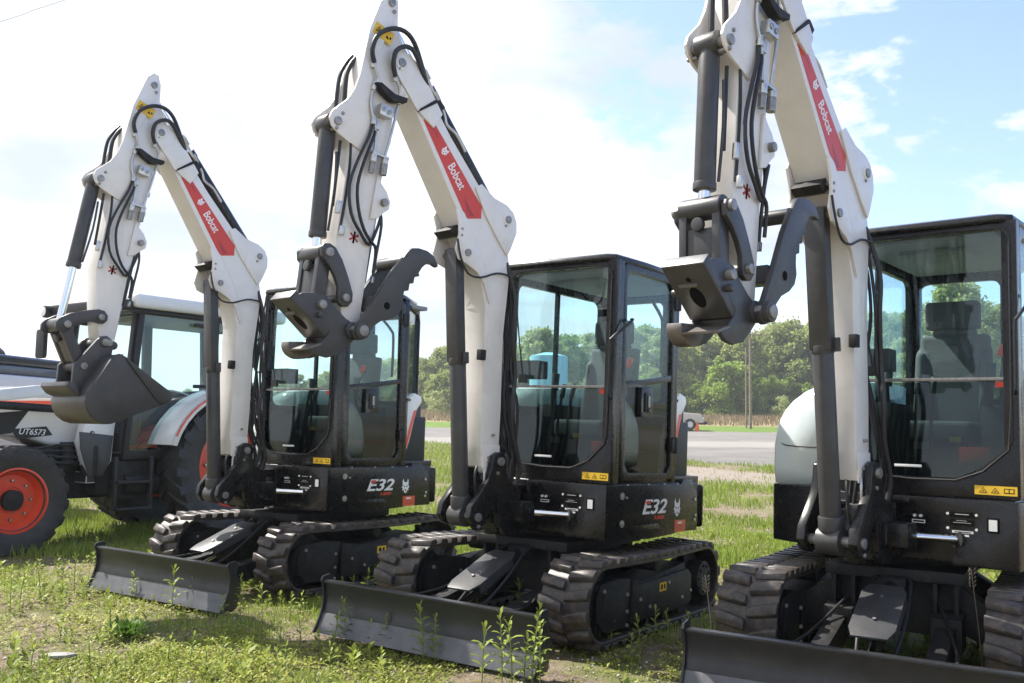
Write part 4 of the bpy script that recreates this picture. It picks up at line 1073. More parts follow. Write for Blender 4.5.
    def hdet():
        mb = MB(); mb.prism([(2.5,1.46),(1.93,1.475),(1.90,1.455),(1.93,1.435),(2.5,1.40)], .338, .345, m=0)
        mb.prism([(2.48,1.34),(2.16,1.37),(2.32,1.14),(2.48,1.12)], .338, .345, m=1)
        for k in range(5): mb.prism([(2.40,1.32-.035*k),(2.20+.022*k,1.34-.035*k),(2.21+.022*k,1.33-.035*k),(2.40,1.31-.035*k)], .345, .35, m=1)
        mb.prism([(2.33,1.18),(1.97,1.21),(1.90,1.12),(2.26,1.08)], .340, .346, m=1)
        mb.box(3.32,3.34,-.2,.2,.9,1.3,m=1)
        return mb.mesh('hood_trim', ['orange', 'plastic'])
    ht = part('hood_trim', ho, None, hdet)
    def ut(): return text_mesh('UT6573', .085, basis((2.12,.347,1.15), (-1,0,-.05), (0,0,1)), 'letter', shear=.3, bold=.0006, sx=.98)
    part('model_lettering', ht, None, ut)
    # loader
    def ld():
        mb = MB()
        for sd in (1, -1):
            y = sd*.50
            mb.prism([(1.62,.72),(1.45,.72),(1.36,.85),(1.34,1.20),(1.30,1.50),(1.40,1.62),(1.52,1.58),(1.66,1.36),(1.72,1.05)], y-.06, y+.06, m=0)
            mb.prism([(1.35,1.64),(1.50,1.64),(2.2,1.62),(3.0,1.50),(3.5,1.1),(3.45,1.02),(2.95,1.40),(2.2,1.50),(1.5,1.50)], y-.04, y+.04, m=0)
        mb.box(1.46,1.60,-.5,.5,.62,.74,m=1)
        return mb.mesh('loader_frame', ['twhite', 'grey'], bevel=.01)
    lo = part('loader_frame', root, None, ld)
    def ld2():
        mb = MB(); mb.prism([(1.62,.70),(1.46,.70),(1.38,.85),(1.36,1.12),(1.74,1.16),(1.72,.98)], .560, .575); 
        for p in ((1.45,1.52),(1.60,1.15),(1.42,1.28)): mb.cyl((p[0],.56,p[1]),(p[0],.59,p[1]),.02,12,m=1)
        return mb.mesh('loader_bracket', ['grey', 'pin'], bevel=.006)
    part('loader_bracket', lo, None, ld2)
    def lc_():
        mb = MB()
        for sd in (1, -1): mb.cyl((1.58,sd*.52,1.36),(1.80,sd*.52,1.38),.018,12,m=1); mb.cyl((1.78,sd*.52,1.38),(2.9,sd*.52,1.43),.04,18)
        return mb.mesh('loader_cylinder', ['blackmatt', 'chrome'])
    part('loader_cylinder', lo, None, lc_)
    # cab
    def cb():
        mb = MB()
        for y in (.66, -.66):
            sy = 1 if y > 0 else -1
            P = lambda x, z, d, y=y, sy=sy: (x, y+sy*d, z)
            mb.ring([(1.30,.88),(1.18,2.50),(.22,2.50),(.20,1.60),(.50,.95),(.62,.88)], [(1.235,.96),(1.12,2.44),(.28,2.44),(.26,1.62),(.55,1.0),(.66,.96)], -.04, .02, P, c=(.75,1.6))
            mb.ring([(.22,2.50),(-.62,2.50),(-.66,1.62),(.20,1.55)], [(.17,2.44),(-.56,2.44),(-.60,1.68),(.15,1.62)], -.04, .015, P)
        for x, xb in ((1.20,1.28),):
            mb.ring([(-.64,.95),(-.64,2.5),(.64,2.5),(.64,.95)], [(-.58,1.15),(-.58,2.42),(.58,2.42),(.58,1.15)], -.03, .03, lambda y, z, d: (1.30-.075*(z-.88)+d, y, z), c=(0,1.8))
        mb.ring([(-.64,1.4),(-.64,2.5),(.64,2.5),(.64,1.4)], [(-.58,1.5),(-.58,2.42),(.58,2.42),(.58,1.5)], -.03, .03, lambda y, z, d: (-.64+d, y, z))
        mb.box(-.6,1.25,-.62,.62,.86,.93)
        return mb.mesh('cab', 'plastic', bevel=.01)
    cbo = part('cab', root, None, cb)
    def cr():
        mb = MB(); mb.box(-.80,1.28,-.76,.76,2.50,2.66); return mb.mesh('cab_roof', 'twhite', bevel=.06, seg=4, smooth=60)
    part('cab_roof', cbo, None, cr)
    def cr2():
        mb = MB(); mb.box(1.28,1.50,-.70,.70,2.46,2.58); mb.box(-.7,1.3,-.70,.70,2.44,2.50); return mb.mesh('roof_visor', 'plastic', bevel=.03, seg=3)
    part('roof_visor', cbo, None, cr2)
    def wl():
        mb = MB()
        for y in (-.62, .62): mb.cyl((1.48,y,2.50),(1.56,y,2.50),.07,20,m=0); mb.cyl((1.56,y,2.50),(1.57,y,2.50),.06,20,m=1); mb.box(1.38,1.50,y-.02,y+.02,2.48,2.52)
        return mb.mesh('work_lights', ['plastic', 'lens'], bevel=.006)
    part('work_lights', cbo, None, wl)
    def tg():
        mb = MB()
        for y in (.655, -.655):
            mb.prism([(1.24,.96),(1.12,2.45),(.27,2.45),(.255,1.62),(.545,1.0),(.66,.96)], y-.004, y+.004); mb.prism([(.18,2.45),(-.57,2.45),(-.61,1.67),(.155,1.61)], y-.004, y+.004)
        mb.add([(1.28,-.59,1.14),(1.28,.59,1.14),(1.187,.59,2.43),(1.187,-.59,2.43)], [(0,1,2,3)]); mb.add([(-.64,-.59,1.49),(-.64,.59,1.49),(-.64,.59,2.43),(-.64,-.59,2.43)], [(0,1,2,3)])
        return mb.mesh('cab_windows', 'glass')
    part('cab_windows', cbo, None, tg)
    def dh():
        mb = MB(); mb.box(.20,.50,.68,.72,2.36,2.40); mb.box(.20,.48,.68,.72,1.66,1.70); mb.box(.16,.25,.66,.70,.95,2.5)
        mb.cyl((.0,.66,2.02),(.0,.72,2.02),.025,12); mb.box(-.08,.02,.67,.70,2.01,2.03)
        return mb.mesh('door_hinges', 'plastic', bevel=.008)
    part('door_hinges', cbo, None, dh)
    def ti():
        mb = MB(); mb.box(-.35,.15,-.25,.25,1.05,1.35); mb.prism([(-.35,1.3),(-.22,1.3),(-.30,1.95),(-.42,1.95)], -.24, .24); mb.lathe([(.17,-.012),(.20,0),(.17,.012)], (.72,0,1.62), ax='z', n=28); mb.cyl((.72,0,1.1),(.72,0,1.62),.04,12); mb.box(.9,1.15,-.3,.3,1.0,1.6)
        return mb.mesh('tractor_seat', 'interior', bevel=.02)
    part('tractor_seat', root, None, ti)
    # fender
    def fe():
        mb = MB()
        for sd in (1, -1):
            O_ = []; I_ = []
            for a in range(15, 166, 10): 
                O_.append((.0+.98*math.cos(R(a))*1.02-.02, .80+.88*math.sin(R(a)))); I_.append((.90*math.cos(R(a))*1.02-.02, .80+.82*math.sin(R(a))))
            O_ = O_; I_ = I_
            for k in range(len(O_)-1):
                pass
            y0, y1 = (sd*.56, sd*1.0)
            mb.prism(O_+[(p[0]*.985, .80+(p[1]-.80)*.975) for p in O_[::-1]], min(y0,y1), max(y0,y1))
            mb.prism(O_+I_[::-1], min(sd*.985, sd*1.0), max(sd*.985, sd*1.0))
        return mb.mesh('rear_fender', 'twhite', bevel=.006, smooth=50)
    feo = part('rear_fenders', root, None, fe)
    def fo():
        mb = MB(); A = [(.965*math.cos(R(a))*1.02-.02, .80+.870*math.sin(R(a))) for a in range(22, 120, 7)]; B = [(.94*math.cos(R(a))*1.02-.02, .80+.852*math.sin(R(a))) for a in range(22, 120, 7)]
        mb.prism(A+B[::-1], 1.0005, 1.004); return mb.mesh('orange_stripe', 'orange')
    part('orange_stripe', feo, None, fo)
    def stp():
        mb = MB()
        for x in (1.0, 1.42): mb.box(x-.02,x+.02,.72,.76,.34,.90)
        for z in (.34, .62): mb.box(1.0,1.42,.66,.80,z,z+.03)
        return mb.mesh('access_steps', 'plastic', bevel=.005)
    part('access_steps', root, None, stp)
    def mi():
        mb = MB()
        for y in (-1.12,):
            s = 1 if y > 0 else -1
            mb.prism(rect_r(y-.09, y+.09, 2.0, 2.34, .04), 1.28, 1.33, 'x'); mb.tube([(1.2,s*.66,2.40),(1.28,s*.95,2.44),(1.30,y,2.40),(1.30,y,2.30)], .012, 6)
            if y < 0: mb.prism(rect_r(y+.28, y+.42, 2.0, 2.28, .04), 1.2, 1.24, 'x'); mb.tube([(1.2,-.66,2.36),(1.22,y+.35,2.36),(1.22,y+.35,2.2)], .012, 6)
        return mb.mesh('mirrors', 'plastic', bevel=.008)
    part('mirrors', root, None, mi)
tractor()

# ------------------------------------------------------------------ other vehicles and things far off
def flatbed():
    O = Vector((-8.1, 13.2, 0)); a = R(-8)
    root = top('utility_truck', 'white vehicle with a glossy black top band, partly hidden behind the tractor hood', 'truck', None, T(*O) @ Rz(a))
    def b(): mb = MB(); mb.box(-2.6,1.55,-.9,.9,.85,1.86); mb.box(-2.6,1.40,-.8,.8,.5,.85); return mb.mesh('truck_bed', 'twhite', bevel=.04, seg=3)
    part('truck_bed', root, None, b)
    def c(): mb = MB(); mb.box(-2.62,1.50,-.93,.93,1.862,2.0); mb.box(-2.62,1.54,-.93,.93,2.0,2.12,m=1); return mb.mesh('black_band', ['navy', 'plastic'], bevel=.03, seg=3)  # lower half coloured blue as a painted highlight on the black band
    part('black_band', root, None, c)
    def d():
        mb = MB()
        for x in (-1.7,.8):
            for y in (-.8,.8): mb.lathe([(.2,-.12),(.40,-.12),(.42,-.06),(.42,.06),(.40,.12),(.2,.12)], (x,y,.42), n=32); mb.cyl((x,y-.1,.42),(x,y+.1,.42),.22,20,m=1)
        return mb.mesh('wheels', ['tyre', 'zinc'])
    part('wheels', root, None, d)
    def e():
        mb = MB(); prof = [(.42*math.cos(R(t)), 2.10+.26*math.sin(R(t))) for t in range(0, 181, 15)]
        mb.prism([(x+.55, z) for x, z in prof], -.5, .3); mb.box(1.08,1.16,-.45,-.38,2.19,2.32); mb.tube([(.96,-.42,2.10),(1.06,-.42,2.16),(1.12,-.42,2.22)], .02, 6); mb.tube([(.98,-.3,2.10),(1.22,-.3,2.62)], .006, 5)
        return mb.mesh('roof_fittings', 'plastic')
    part('roof_fittings', root, None, e)
flatbed()

def farvehicle():
    x, y = 16.0, 82.; z = float(zg(np.array(x), np.array(y)))
    root = top('pickup_truck', 'beige pickup truck beside the far edge of the gravel lot', 'truck', None, T(x-2.1, y, z) @ Matrix.Scale(1.28, 4))
    def b():
        mb = MB(); mb.prism([(-3.0,.5),(-3.0,1.15),(-1.1,1.2),(.6,1.18),(1.7,1.10),(1.85,.95),(1.9,.5)], -.9, .9); mb.prism([(-1.2,1.19),(-.95,1.78),(.15,1.80),(.70,1.17)], -.8, .8); return mb.mesh('truck_body', 'beige', bevel=.06, seg=3)
    part('truck_body', root, None, b)
    def g():
        mb = MB(); mb.prism([(-1.0,1.24),(-.86,1.70),(.10,1.71),(.52,1.22)], -.815, .815); mb.box(1.88,1.93,-.6,.6,.7,.95); return mb.mesh('truck_windows', 'interior')
    part('truck_windows', root, None, g)
    def w():
        mb = MB()
        for xx in (-2.2, 1.0):
            for yy in (-.82, .82): mb.lathe([(.2,-.12),(.38,-.12),(.40,0),(.38,.12),(.2,.12)], (xx,yy,.40), n=28); mb.cyl((xx,yy-.1,.4),(xx,yy+.1,.4),.21,18,m=1)
        mb.box(1.86,2.15,-.85,.85,.42,.60,m=2); mb.box(1.88,1.95,.5,.8,.75,.9,m=3); mb.box(1.88,1.95,-.8,-.5,.75,.9,m=3)
        return mb.mesh('wheels_and_bumper', ['tyre', 'zinc', 'plastic', 'lens'])
    part('wheels_and_bumper', root, None, w)
    mb = MB(); mb.cyl((0,0,.0),(0,0,.04),.28,8); mb.cyl((0,0,.04),(0,0,.75),.20,20,r2=.06); 
    top('traffic_cone', 'orange cone standing in front of the beige pickup wheel', 'traffic cone', None, T(x-.25, y-1.3, z-.02), mb.mesh('traffic_cone', 'orangep'))
farvehicle()

def pole(x, y, h, label, r=.14, arm=True):
    z = float(zg(np.array(x), np.array(y)))
    root = top('utility_pole', label, 'utility pole', None, T(x, y, z))
    mb = MB(); mb.cyl((0,0,-.3),(0,0,h),r,14,r2=r*.7); part('pole', root, None, lambda: mb.mesh('pole', 'wood'))
    if arm:
        m2 = MB(); m2.box(-1.1,1.1,-.05,.05,h-.45,h-.33)
        for k in (-1.0,-.4,.4,1.0): m2.cyl((k,0,h-.33),(k,0,h-.15),.05,8)
        part('crossarm', root, None, lambda: m2.mesh('crossarm', 'wood'))
pole(22.1, 88, 9.1, 'wooden utility pole with a crossarm standing in the dry grass before the trees')
pole(22.45, 91, 7.7, 'thin grey pole just left of the wooden utility pole', r=.10, arm=False)
# far water tank seen through the middle cab
mb = MB(); mb.cyl((0,0,0),(0,0,4.3),1.0,40); mb.cyl((0,0,4.3),(0,0,4.5),1.0,40,r2=.25)
tk = top('storage_tank', 'pale blue round storage tank seen through the middle cab window', 'tank', None, T(1.95, 50., float(zg(np.array(1.95), np.array(50.)))), mb.mesh('storage_tank', 'blue', smooth=40))
# power line
mb = MB(); pts = []
for k in range(25):
    t = k/24; pts.append((-30+14*t+.0, 34-3*t, 15.0+3.0*t-1.2*math.sin(PI*t)))
# litter
def rayp(px, py, Y):
    f, pi_, ro, h = 951.578, .0878, .0149, 1.2921; du, dv = px-512, py-341.5; u = du*math.cos(ro)+dv*math.sin(ro); v = -du*math.sin(ro)+dv*math.cos(ro)
    d = Vector((u, f*math.cos(pi_)+v*math.sin(pi_), f*math.sin(pi_)-v*math.cos(pi_))); return Vector((0,0,h))+d*(Y/d.y)
mbw = MB(); mbw.tube([rayp(-260, 100, 40), rayp(0, 22, 40), rayp(65, 0, 40), rayp(380, -95, 40)], .012, 5)
top('overhead_wire', 'thin overhead wire crossing the sky at the top left corner', 'wire', None, None, mbw.mesh('overhead_wire', 'hose'))
mb2 = MB(); P = [(-.09,-.03),(-.04,.035),(.03,.05),(.10,.02),(.06,-.03),(-.02,-.05)]; mb2.prism(P, .0, .02, 'z')
top('litter_scrap', 'pale crumpled scrap lying on the bare soil at lower left', 'litter', None, T(-2.42, 5.25, .012), mb2.mesh('litter_scrap', 'paper', bevel=.006))

# ------------------------------------------------------------------ ground
def groundmat():
    m, nt, out = nodes('ground_surface')
    b = nt.nodes.new('ShaderNodeBsdfPrincipled'); lk(nt, b.outputs[0], out.inputs[0]); b.inputs['Roughness'].default_value = .95; b.inputs['Specular IOR Level'].default_value = .15
    tc = nt.nodes.new('ShaderNodeTexCoord'); sep = nt.nodes.new('ShaderNodeSeparateXYZ'); lk(nt, tc.outputs['Object'], sep.inputs[0])
    def N(scale, det=5, ro=.6, dist=0):
        n = nt.nodes.new('ShaderNodeTexNoise'); n.inputs['Scale'].default_value = scale; n.inputs['Detail'].default_value = det; n.inputs['Roughness'].default_value = ro; n.inputs['Distortion'].default_value = dist
        lk(nt, tc.outputs['Object'], n.inputs['Vector']); return n.outputs['Fac']
    def mth(op, a, b_=None, c=None):
        n = nt.nodes.new('ShaderNodeMath'); n.operation = op
        for i, v in enumerate((a, b_, c)):
            if v is None: continue
            if isinstance(v, (int, float)): n.inputs[i].default_value = v
            else: lk(nt, v, n.inputs[i])
        return n.outputs[0]
    def mix(f, c1, c2):
        n = nt.nodes.new('ShaderNodeMixRGB')
        for i, v in ((0, f), (1, c1), (2, c2)):
            if isinstance(v, tuple): n.inputs[i].default_value = (*v, 1)
            elif isinstance(v, (int, float)): n.inputs[i].default_value = v
            else: lk(nt, v, n.inputs[i])
        return n.outputs[0]
    X, Y = sep.outputs['X'], sep.outputs['Y']
    soil = ramp(nt, N(9, 8, .7), [(.3, (.13,.10,.07)), (.5, (.24,.19,.135)), (.72, (.36,.30,.23))]).outputs[0]
    fine = ramp(nt, N(70, 6, .75), [(.35, (.55,.55,.55)), (.6, (1,1,1))]).outputs[0]
    mm = nt.nodes.new('ShaderNodeMixRGB'); mm.blend_type = 'MULTIPLY'; mm.inputs[0].default_value = .8; lk(nt, soil, mm.inputs[1]); lk(nt, fine, mm.inputs[2]); soil = mm.outputs[0]
    grass = ramp(nt, N(3.5, 8, .75), [(.3, (.06,.095,.016)), (.5, (.12,.165,.03)), (.7, (.20,.235,.05))]).outputs[0]
    gf = ramp(nt, N(1.1, 6, .65), [(.48, g3(0)), (.68, g3(.8))]).outputs[0]
    near = mix(gf, soil, grass)
    gravel = ramp(nt, N(14, 8, .75), [(.3, (.17,.14,.115)), (.7, (.33,.285,.245))]).outputs[0]
    asph = ramp(nt, N(.35, 8, .7), [(.3, (.13,.122,.115)), (.7, (.215,.205,.19))]).outputs[0]
    pale = mix(.5, asph, (.33,.31,.28))
    dry = ramp(nt, N(.8, 8, .7), [(.3, (.19,.145,.08)), (.7, (.30,.24,.14))]).outputs[0]
    green = ramp(nt, N(1.3, 8, .7), [(.3, (.06,.11,.02)), (.7, (.14,.21,.04))]).outputs[0]
    wob = mth('MULTIPLY_ADD', mth('SUBTRACT', N(.9, 6, .6), .5), 3.2, Y)
    edge = mth('MINIMUM', mth('MAXIMUM', mth('MULTIPLY_ADD', X, -1.6, 35.2), 24.5), 42.)
    def step(v, e, w=.8): 
        n = nt.nodes.new('ShaderNodeMapRange')
        lk(nt, v, n.inputs['Value']); n.inputs['From Min'].default_value = -w/2; n.inputs['From Max'].default_value = w/2
        d = mth('SUBTRACT', v, e); lk(nt, d, n.inputs['Value']); return n.outputs[0]
    def grassy(e0, e1, w=.8): return mth('SUBTRACT', step(wob, e0, w), step(wob, e1, w))
    c = near
    # loose gravel strip across the grass
    gs = mth('MULTIPLY', grassy(mth('SUBTRACT', edge, 9.0), mth('SUBTRACT', edge, 3.4), 1.2), step(X, -1.5, 3.)); c = mix(gs, c, gravel)
    c = mix(step(wob, edge, .9), c, asph)
    wob2 = mth('MULTIPLY_ADD', mth('SUBTRACT', N(.12, 6, .6), .5), 5, Y)
    pl = mth('SUBTRACT', step(wob2, 40., 2), step(wob2, 49., 3)); c = mix(pl, c, pale)
    c = mix(step(Y, 80.5, 1.), c, green)
    wob3 = mth('MULTIPLY_ADD', mth('SUBTRACT', N(.3, 6, .6), .5), 6, Y)
    c = mix(step(wob3, 95., 4), c, dry)
    lk(nt, c, b.inputs['Base Color'])
    bp = nt.nodes.new('ShaderNodeBump'); bp.inputs['Strength'].default_value = .9; bp.inputs['Distance'].default_value = .03
    lk(nt, mth('ADD', N(45, 8, .75), mth('MULTIPLY', N(6, 6, .6), 1.5)), bp.inputs['Height']); lk(nt, bp.outputs[0], b.inputs['Normal'])
    return m
MT['ground'] = groundmat()
def ground():
    ys = np.concatenate([np.linspace(-60, 3, 20)[:-1], np.linspace(3, 14, 150)[:-1], np.linspace(14, 90, 160)[:-1], np.linspace(90, 160, 50)[:-1], np.geomspace(160, 3500, 24)])
    xr = np.concatenate([np.linspace(0, 6, 90)[:-1], np.linspace(6, 60, 90)[:-1], np.geomspace(60, 3000, 26)]); xs = np.concatenate([-xr[::-1][:-1], xr])
    X, Y = np.meshgrid(xs, ys); Z = zg(X, Y)
    amp = np.clip(1-np.abs(Y-9)/14, 0, 1)*.012
    Z = Z+amp*(np.sin(X*5.1+1.3*np.sin(Y*3.3))*np.sin(Y*4.7+X)+.6*np.sin(X*11+Y*7)*np.sin(Y*13-X*3))-.012*(Y < 14)
    ny, nx = X.shape; V = np.stack([X.ravel(), Y.ravel(), Z.ravel()], -1)
    i = (np.arange(ny-1)[:, None]*nx+np.arange(nx-1)[None, :]).ravel(); Fq = np.stack([i, i+1, i+nx+1, i+nx], -1)
    me = bpy.data.meshes.new('ground'); me.vertices.add(len(V)); me.vertices.foreach_set('co', V.ravel()); me.loops.add(Fq.size); me.loops.foreach_set('vertex_index', Fq.ravel())
    me.polygons.add(len(Fq)); me.polygons.foreach_set('loop_start', np.arange(0, Fq.size, 4)); me.update(calc_edges=True); me.polygons.foreach_set('use_smooth', np.ones(len(Fq), bool))
    me.materials.append(MT['ground']); o = link('ground', me); o['kind'] = 'structure'
ground()

# ------------------------------------------------------------------ vegetation as numpy soups
MT['leafg'] = leafmat('ground_cover_leaf', (.10,.135,.016), (.36,.37,.06), .35)
MT['leafw'] = leafmat('weed_leaf', (.12,.17,.025), (.31,.36,.07), .4)
MT['blade'+'g'] = leafmat('grass_blade', (.12,.19,.022), (.37,.46,.08), .35)
MT['leafd'] = leafmat('dark_weed_leaf', (.04,.09,.012), (.11,.20,.03), .3)
def soup(name, V, F, tone, mat):
    """V (n,3), F (m,k) index array, tone per face"""
    me = bpy.data.meshes.new(name); k = F.shape[1]
    me.vertices.add(len(V)); me.vertices.foreach_set('co', np.ascontiguousarray(V, dtype=np.float32).ravel()); me.loops.add(F.size); me.loops.foreach_set('vertex_index', F.ravel().astype(np.int32))
    me.polygons.add(len(F)); me.polygons.foreach_set('loop_start', np.arange(0, F.size, k, dtype=np.int32)); me.update(calc_edges=True)
    a = me.attributes.new('tone', 'FLOAT', 'FACE'); a.data.foreach_set('value', np.ascontiguousarray(tone, dtype=np.float32)); me.materials.append(MT[mat]); return me
def vnoise(x, y, s, seed):
    r = np.random.default_rng(seed); G = r.random((256, 256)); x = x*s+100; y = y*s+100; xi = np.floor(x).astype(int); yi = np.floor(y).astype(int); fx = x-xi; fy = y-yi; fx = fx*fx*(3-2*fx); fy = fy*fy*(3-2*fy)
    g = lambda i, j: G[i % 256, j % 256]
    return (g(xi,yi)*(1-fx)+g(xi+1,yi)*fx)*(1-fy)+(g(xi,yi+1)*(1-fx)+g(xi+1,yi+1)*fx)*fy
def fbm(x, y, s, seed): return (vnoise(x,y,s,seed)*.5+vnoise(x,y,s*2.1,seed+1)*.28+vnoise(x,y,s*4.7,seed+2)*.22)
def scatter(n, y0, y1, power=1.0, x_lim=.60, pad=.8):
    u = rng.random(n); y = y0*(y1/y0)**u if power == 0 else y0+(y1-y0)*u**power
    x = (rng.random(n)*2-1)*(x_lim*y+pad); return x, y
def blades(name, n, y0, y1, h0, h1, wd, thr, label, seedn, keep=None, mat='bladeg', lean=.6):
    x, y = scatter(n, y0, y1, 0)
    d = fbm(x, y, .9, seedn); k = d+rng.normal(0, .06, n) > thr
    if keep is not None: k &= keep(x, y)
    x, y, d = x[k], y[k], d[k]; n = len(x); z = zg(x, y)-.012*(y < 14)
    h = rng.uniform(h0, h1, n)*(.6+.8*np.clip((d-thr)*3, 0, 1)); a = rng.uniform(0, 2*PI, n); b = rng.uniform(0, 2*PI, n); le = rng.uniform(.1, lean, n)*h
    w = wd*rng.uniform(.7, 1.3, n)*(1+.05*y)
    base = np.stack([x, y, z], -1); side = np.stack([np.cos(a), np.sin(a), 0*a], -1)*w[:, None]; ln = np.stack([np.cos(b), np.sin(b), 0*b], -1)*le[:, None]; up = np.stack([0*a, 0*a, h], -1)
    V = np.stack([base-side, base+side, base+side*.7+ln*.4+up*.6, base-side*.7+ln*.4+up*.6, base+ln+up], 1).reshape(-1, 3)
    i = np.arange(n)*5; Fq = np.concatenate([np.stack([i, i+1, i+2], -1), np.stack([i, i+2, i+3], -1), np.stack([i+3, i+2, i+4], -1)])
    t = np.clip(rng.normal(.5, .22, n)+.4*(fbm(x, y, .5, 90)-.5), 0, 1); me = soup(name, V, Fq, np.tile(t, 3), mat)
    o = link(name, me); o['kind'] = 'stuff'; o['label'] = label; o['category'] = 'grass'; return o
def onplants(x, y): return ~(((y-(lotedge(x)-9)) > 0) & ((y-(lotedge(x)-3.4)) < 0) & (x > -1) & (rng.random(len(x)) > .05+.25*(fbm(x, y, .5, 77) > .62))) & (y < lotedge(x)+.2)
blades('grass', 150000, 4.2, 13, .015, .065, .0020, .52, 'short green grass growing in patches around the machines', 21)
blades('distant_grass', 260000, 9, 44, .04, .12, .0032, .36, 'bright grass between the machines and the gravel lot', 23, onplants)
def cover(n, y0, y1, thr):
    """small rounded leaves close to the ground, in rosettes"""
    nc = n//7; x, y = scatter(nc, y0, y1, 0); d = fbm(x, y, 1.1, 41)
    k = d+rng.normal(0, .09, nc) > thr; x, y = x[k], y[k]; nc = len(x)
    x = np.repeat(x, 7)+rng.normal(0, .022, nc*7); y = np.repeat(y, 7)+rng.normal(0, .022, nc*7); n = len(x); z = zg(x, y)-.012+rng.uniform(.004, .045, n)
    a = rng.uniform(0, 2*PI, n); tl = rng.uniform(-.5, .7, n); s = rng.uniform(.004, .012, n)
    u = np.stack([np.cos(a)*np.cos(tl), np.sin(a)*np.cos(tl), np.sin(tl)], -1)*s[:, None]*1.4; v = np.stack([-np.sin(a), np.cos(a), rng.uniform(-.4, .4, n)], -1)*s[:, None]*.6
    c = np.stack([x, y, z], -1); V = np.stack([c-u, c+v, c+u, c-v], 1).reshape(-1, 3); i = np.arange(n)*4
    t = np.clip(rng.normal(.55, .22, n)+.7*(fbm(x, y, .8, 91)-.5), 0, 1)
    o = link('ground_cover', soup('ground_cover', V, np.stack([i, i+1, i+2, i+3], -1), t, 'leafg')); o['kind'] = 'stuff'; o['label'] = 'low leafy clover and weeds covering the soil'; o['category'] = 'ground cover'
cover(360000, 4.2, 12, .53)
def pebbles():
    n = 9000; x, y = scatter(n, 4.2, 22, 0); s = rng.uniform(.003, .011, n)*(1+y*.03); z = zg(x, y)-.010*(y < 14)
    D = np.array([(1,0,0),(-1,0,0),(0,1,0),(0,-1,0),(0,0,.7),(0,0,-.7)]); V = (np.stack([x, y, z+s*.3], -1)[:, None]+D[None]*s[:, None, None]*rng.uniform(.6, 1.3, (n, 6, 1))).reshape(-1, 3)
    T8 = np.array([(0,2,4),(2,1,4),(1,3,4),(3,0,4),(2,0,5),(1,2,5),(3,1,5),(0,3,5)]); F8 = (np.arange(n)[:, None, None]*6+T8[None]).reshape(-1, 3)
    o = link('pebbles', soup('pebbles', V, F8, np.zeros(len(F8)), 'pebble')); o['kind'] = 'stuff'; o['label'] = 'small pale pebbles scattered on the soil'; o['category'] = 'pebbles'
pebbles()
def sprigs(n, thr):
    x, y = scatter(n, 4.2, 13, 0); d = fbm(x, y, .8, 61); k = d+rng.normal(0, .07, n) > thr; x, y = x[k], y[k]; nc = len(x); sz = np.clip(rng.lognormal(0, .4, nc), .4, 2.4); tc_ = np.clip(rng.normal(.6, .22, nc), 0, 1)
    m = 12; X = np.repeat(x, m); Y = np.repeat(y, m); S = np.repeat(sz, m); N_ = nc*m; lev = np.tile(np.arange(m)/m, nc); a = np.tile(np.arange(m)*2.4, nc)+np.repeat(rng.uniform(0, 6, nc), m)
    up = rng.uniform(.15, .9, N_)+lev*.5; L = .029*S*rng.uniform(.7, 1.2, N_); z = zg(X, Y)-.012+lev*.055*S
    dv = np.stack([np.cos(a)*np.cos(up), np.sin(a)*np.cos(up), np.sin(up)], -1)*L[:, None]; sv = np.stack([-np.sin(a), np.cos(a), 0*a], -1)*(L*.2)[:, None]; c = np.stack([X, Y, z], -1)
    V = np.stack([c, c+dv*.5+sv, c+dv-np.array([0,0,.15])*L[:, None], c+dv*.5-sv], 1).reshape(-1, 3); i = np.arange(N_)*4
    o = link('low_weeds', soup('low_weeds', V, np.stack([i, i+1, i+2, i+3], -1), np.clip(np.repeat(tc_, m)+rng.normal(0, .1, N_), 0, 1), 'leafw')); o['kind'] = 'stuff'; o['label'] = 'low leafy weed sprigs thick over the foreground'; o['category'] = 'weeds'
sprigs(9000, .50)

def weed_meshes(h, nl, leaf, seed, mat='leafw', spread=.0):
    r = random.Random(seed); sb = MB(); bend = [(0,0,-.02)]; ax = r.uniform(0, 6.28)
    for k in range(1, 5): t = k/4; bend.append((.10*h*t*t*math.cos(ax), .10*h*t*t*math.sin(ax), h*t))
    sb.tube(bend, .0032, 5, sm=2)
    def P(t):
        q = t*4; i = min(3, int(q)); f = q-i; a, b = bend[i], bend[i+1]; return Vector([a[j]+(b[j]-a[j])*f for j in range(3)])
    V = []; Fq = []; tone = []; ang = r.uniform(0, 6)
    for k in range(nl):
        t = .12+.88*k/(nl-1); ang += 2.4; L = leaf*(1.15-.55*abs(t-.45)*1.5)*r.uniform(.8, 1.15); up = R(r.uniform(15, 45))+(t > .8)*.6
        p = P(t); d = Vector((math.cos(ang)*math.cos(up), math.sin(ang)*math.cos(up), math.sin(up))); s = Vector((-math.sin(ang), math.cos(ang), 0)); dr = Vector((0,0,-1))
        w = L*.14; i0 = len(V)
        m1 = p+d*L*.45; m2 = p+d*L*.8+dr*L*.10; e = p+d*L+dr*L*.25
        V += [p, m1-s*w, m1+s*w, m1-Vector((0,0,w*.3)), m2-s*w*.7, m2+s*w*.7, e]
        Fq += [(i0, i0+1, i0+3), (i0, i0+3, i0+2), (i0+1, i0+4, i0+3), (i0+3, i0+4, i0+6), (i0+3, i0+6, i0+5), (i0+2, i0+3, i0+5)]; tone += [r.uniform(.3, 1)*(.7+.3*t)]*6
    me = soup('leaves', np.array([tuple(v) for v in V]), np.array(Fq), np.array(tone), mat)
    return sb.mesh('stem', 'wstem'), me
MT['wstem'] = paint('weed_stem', (.14,.20,.05), .6, var=.1)
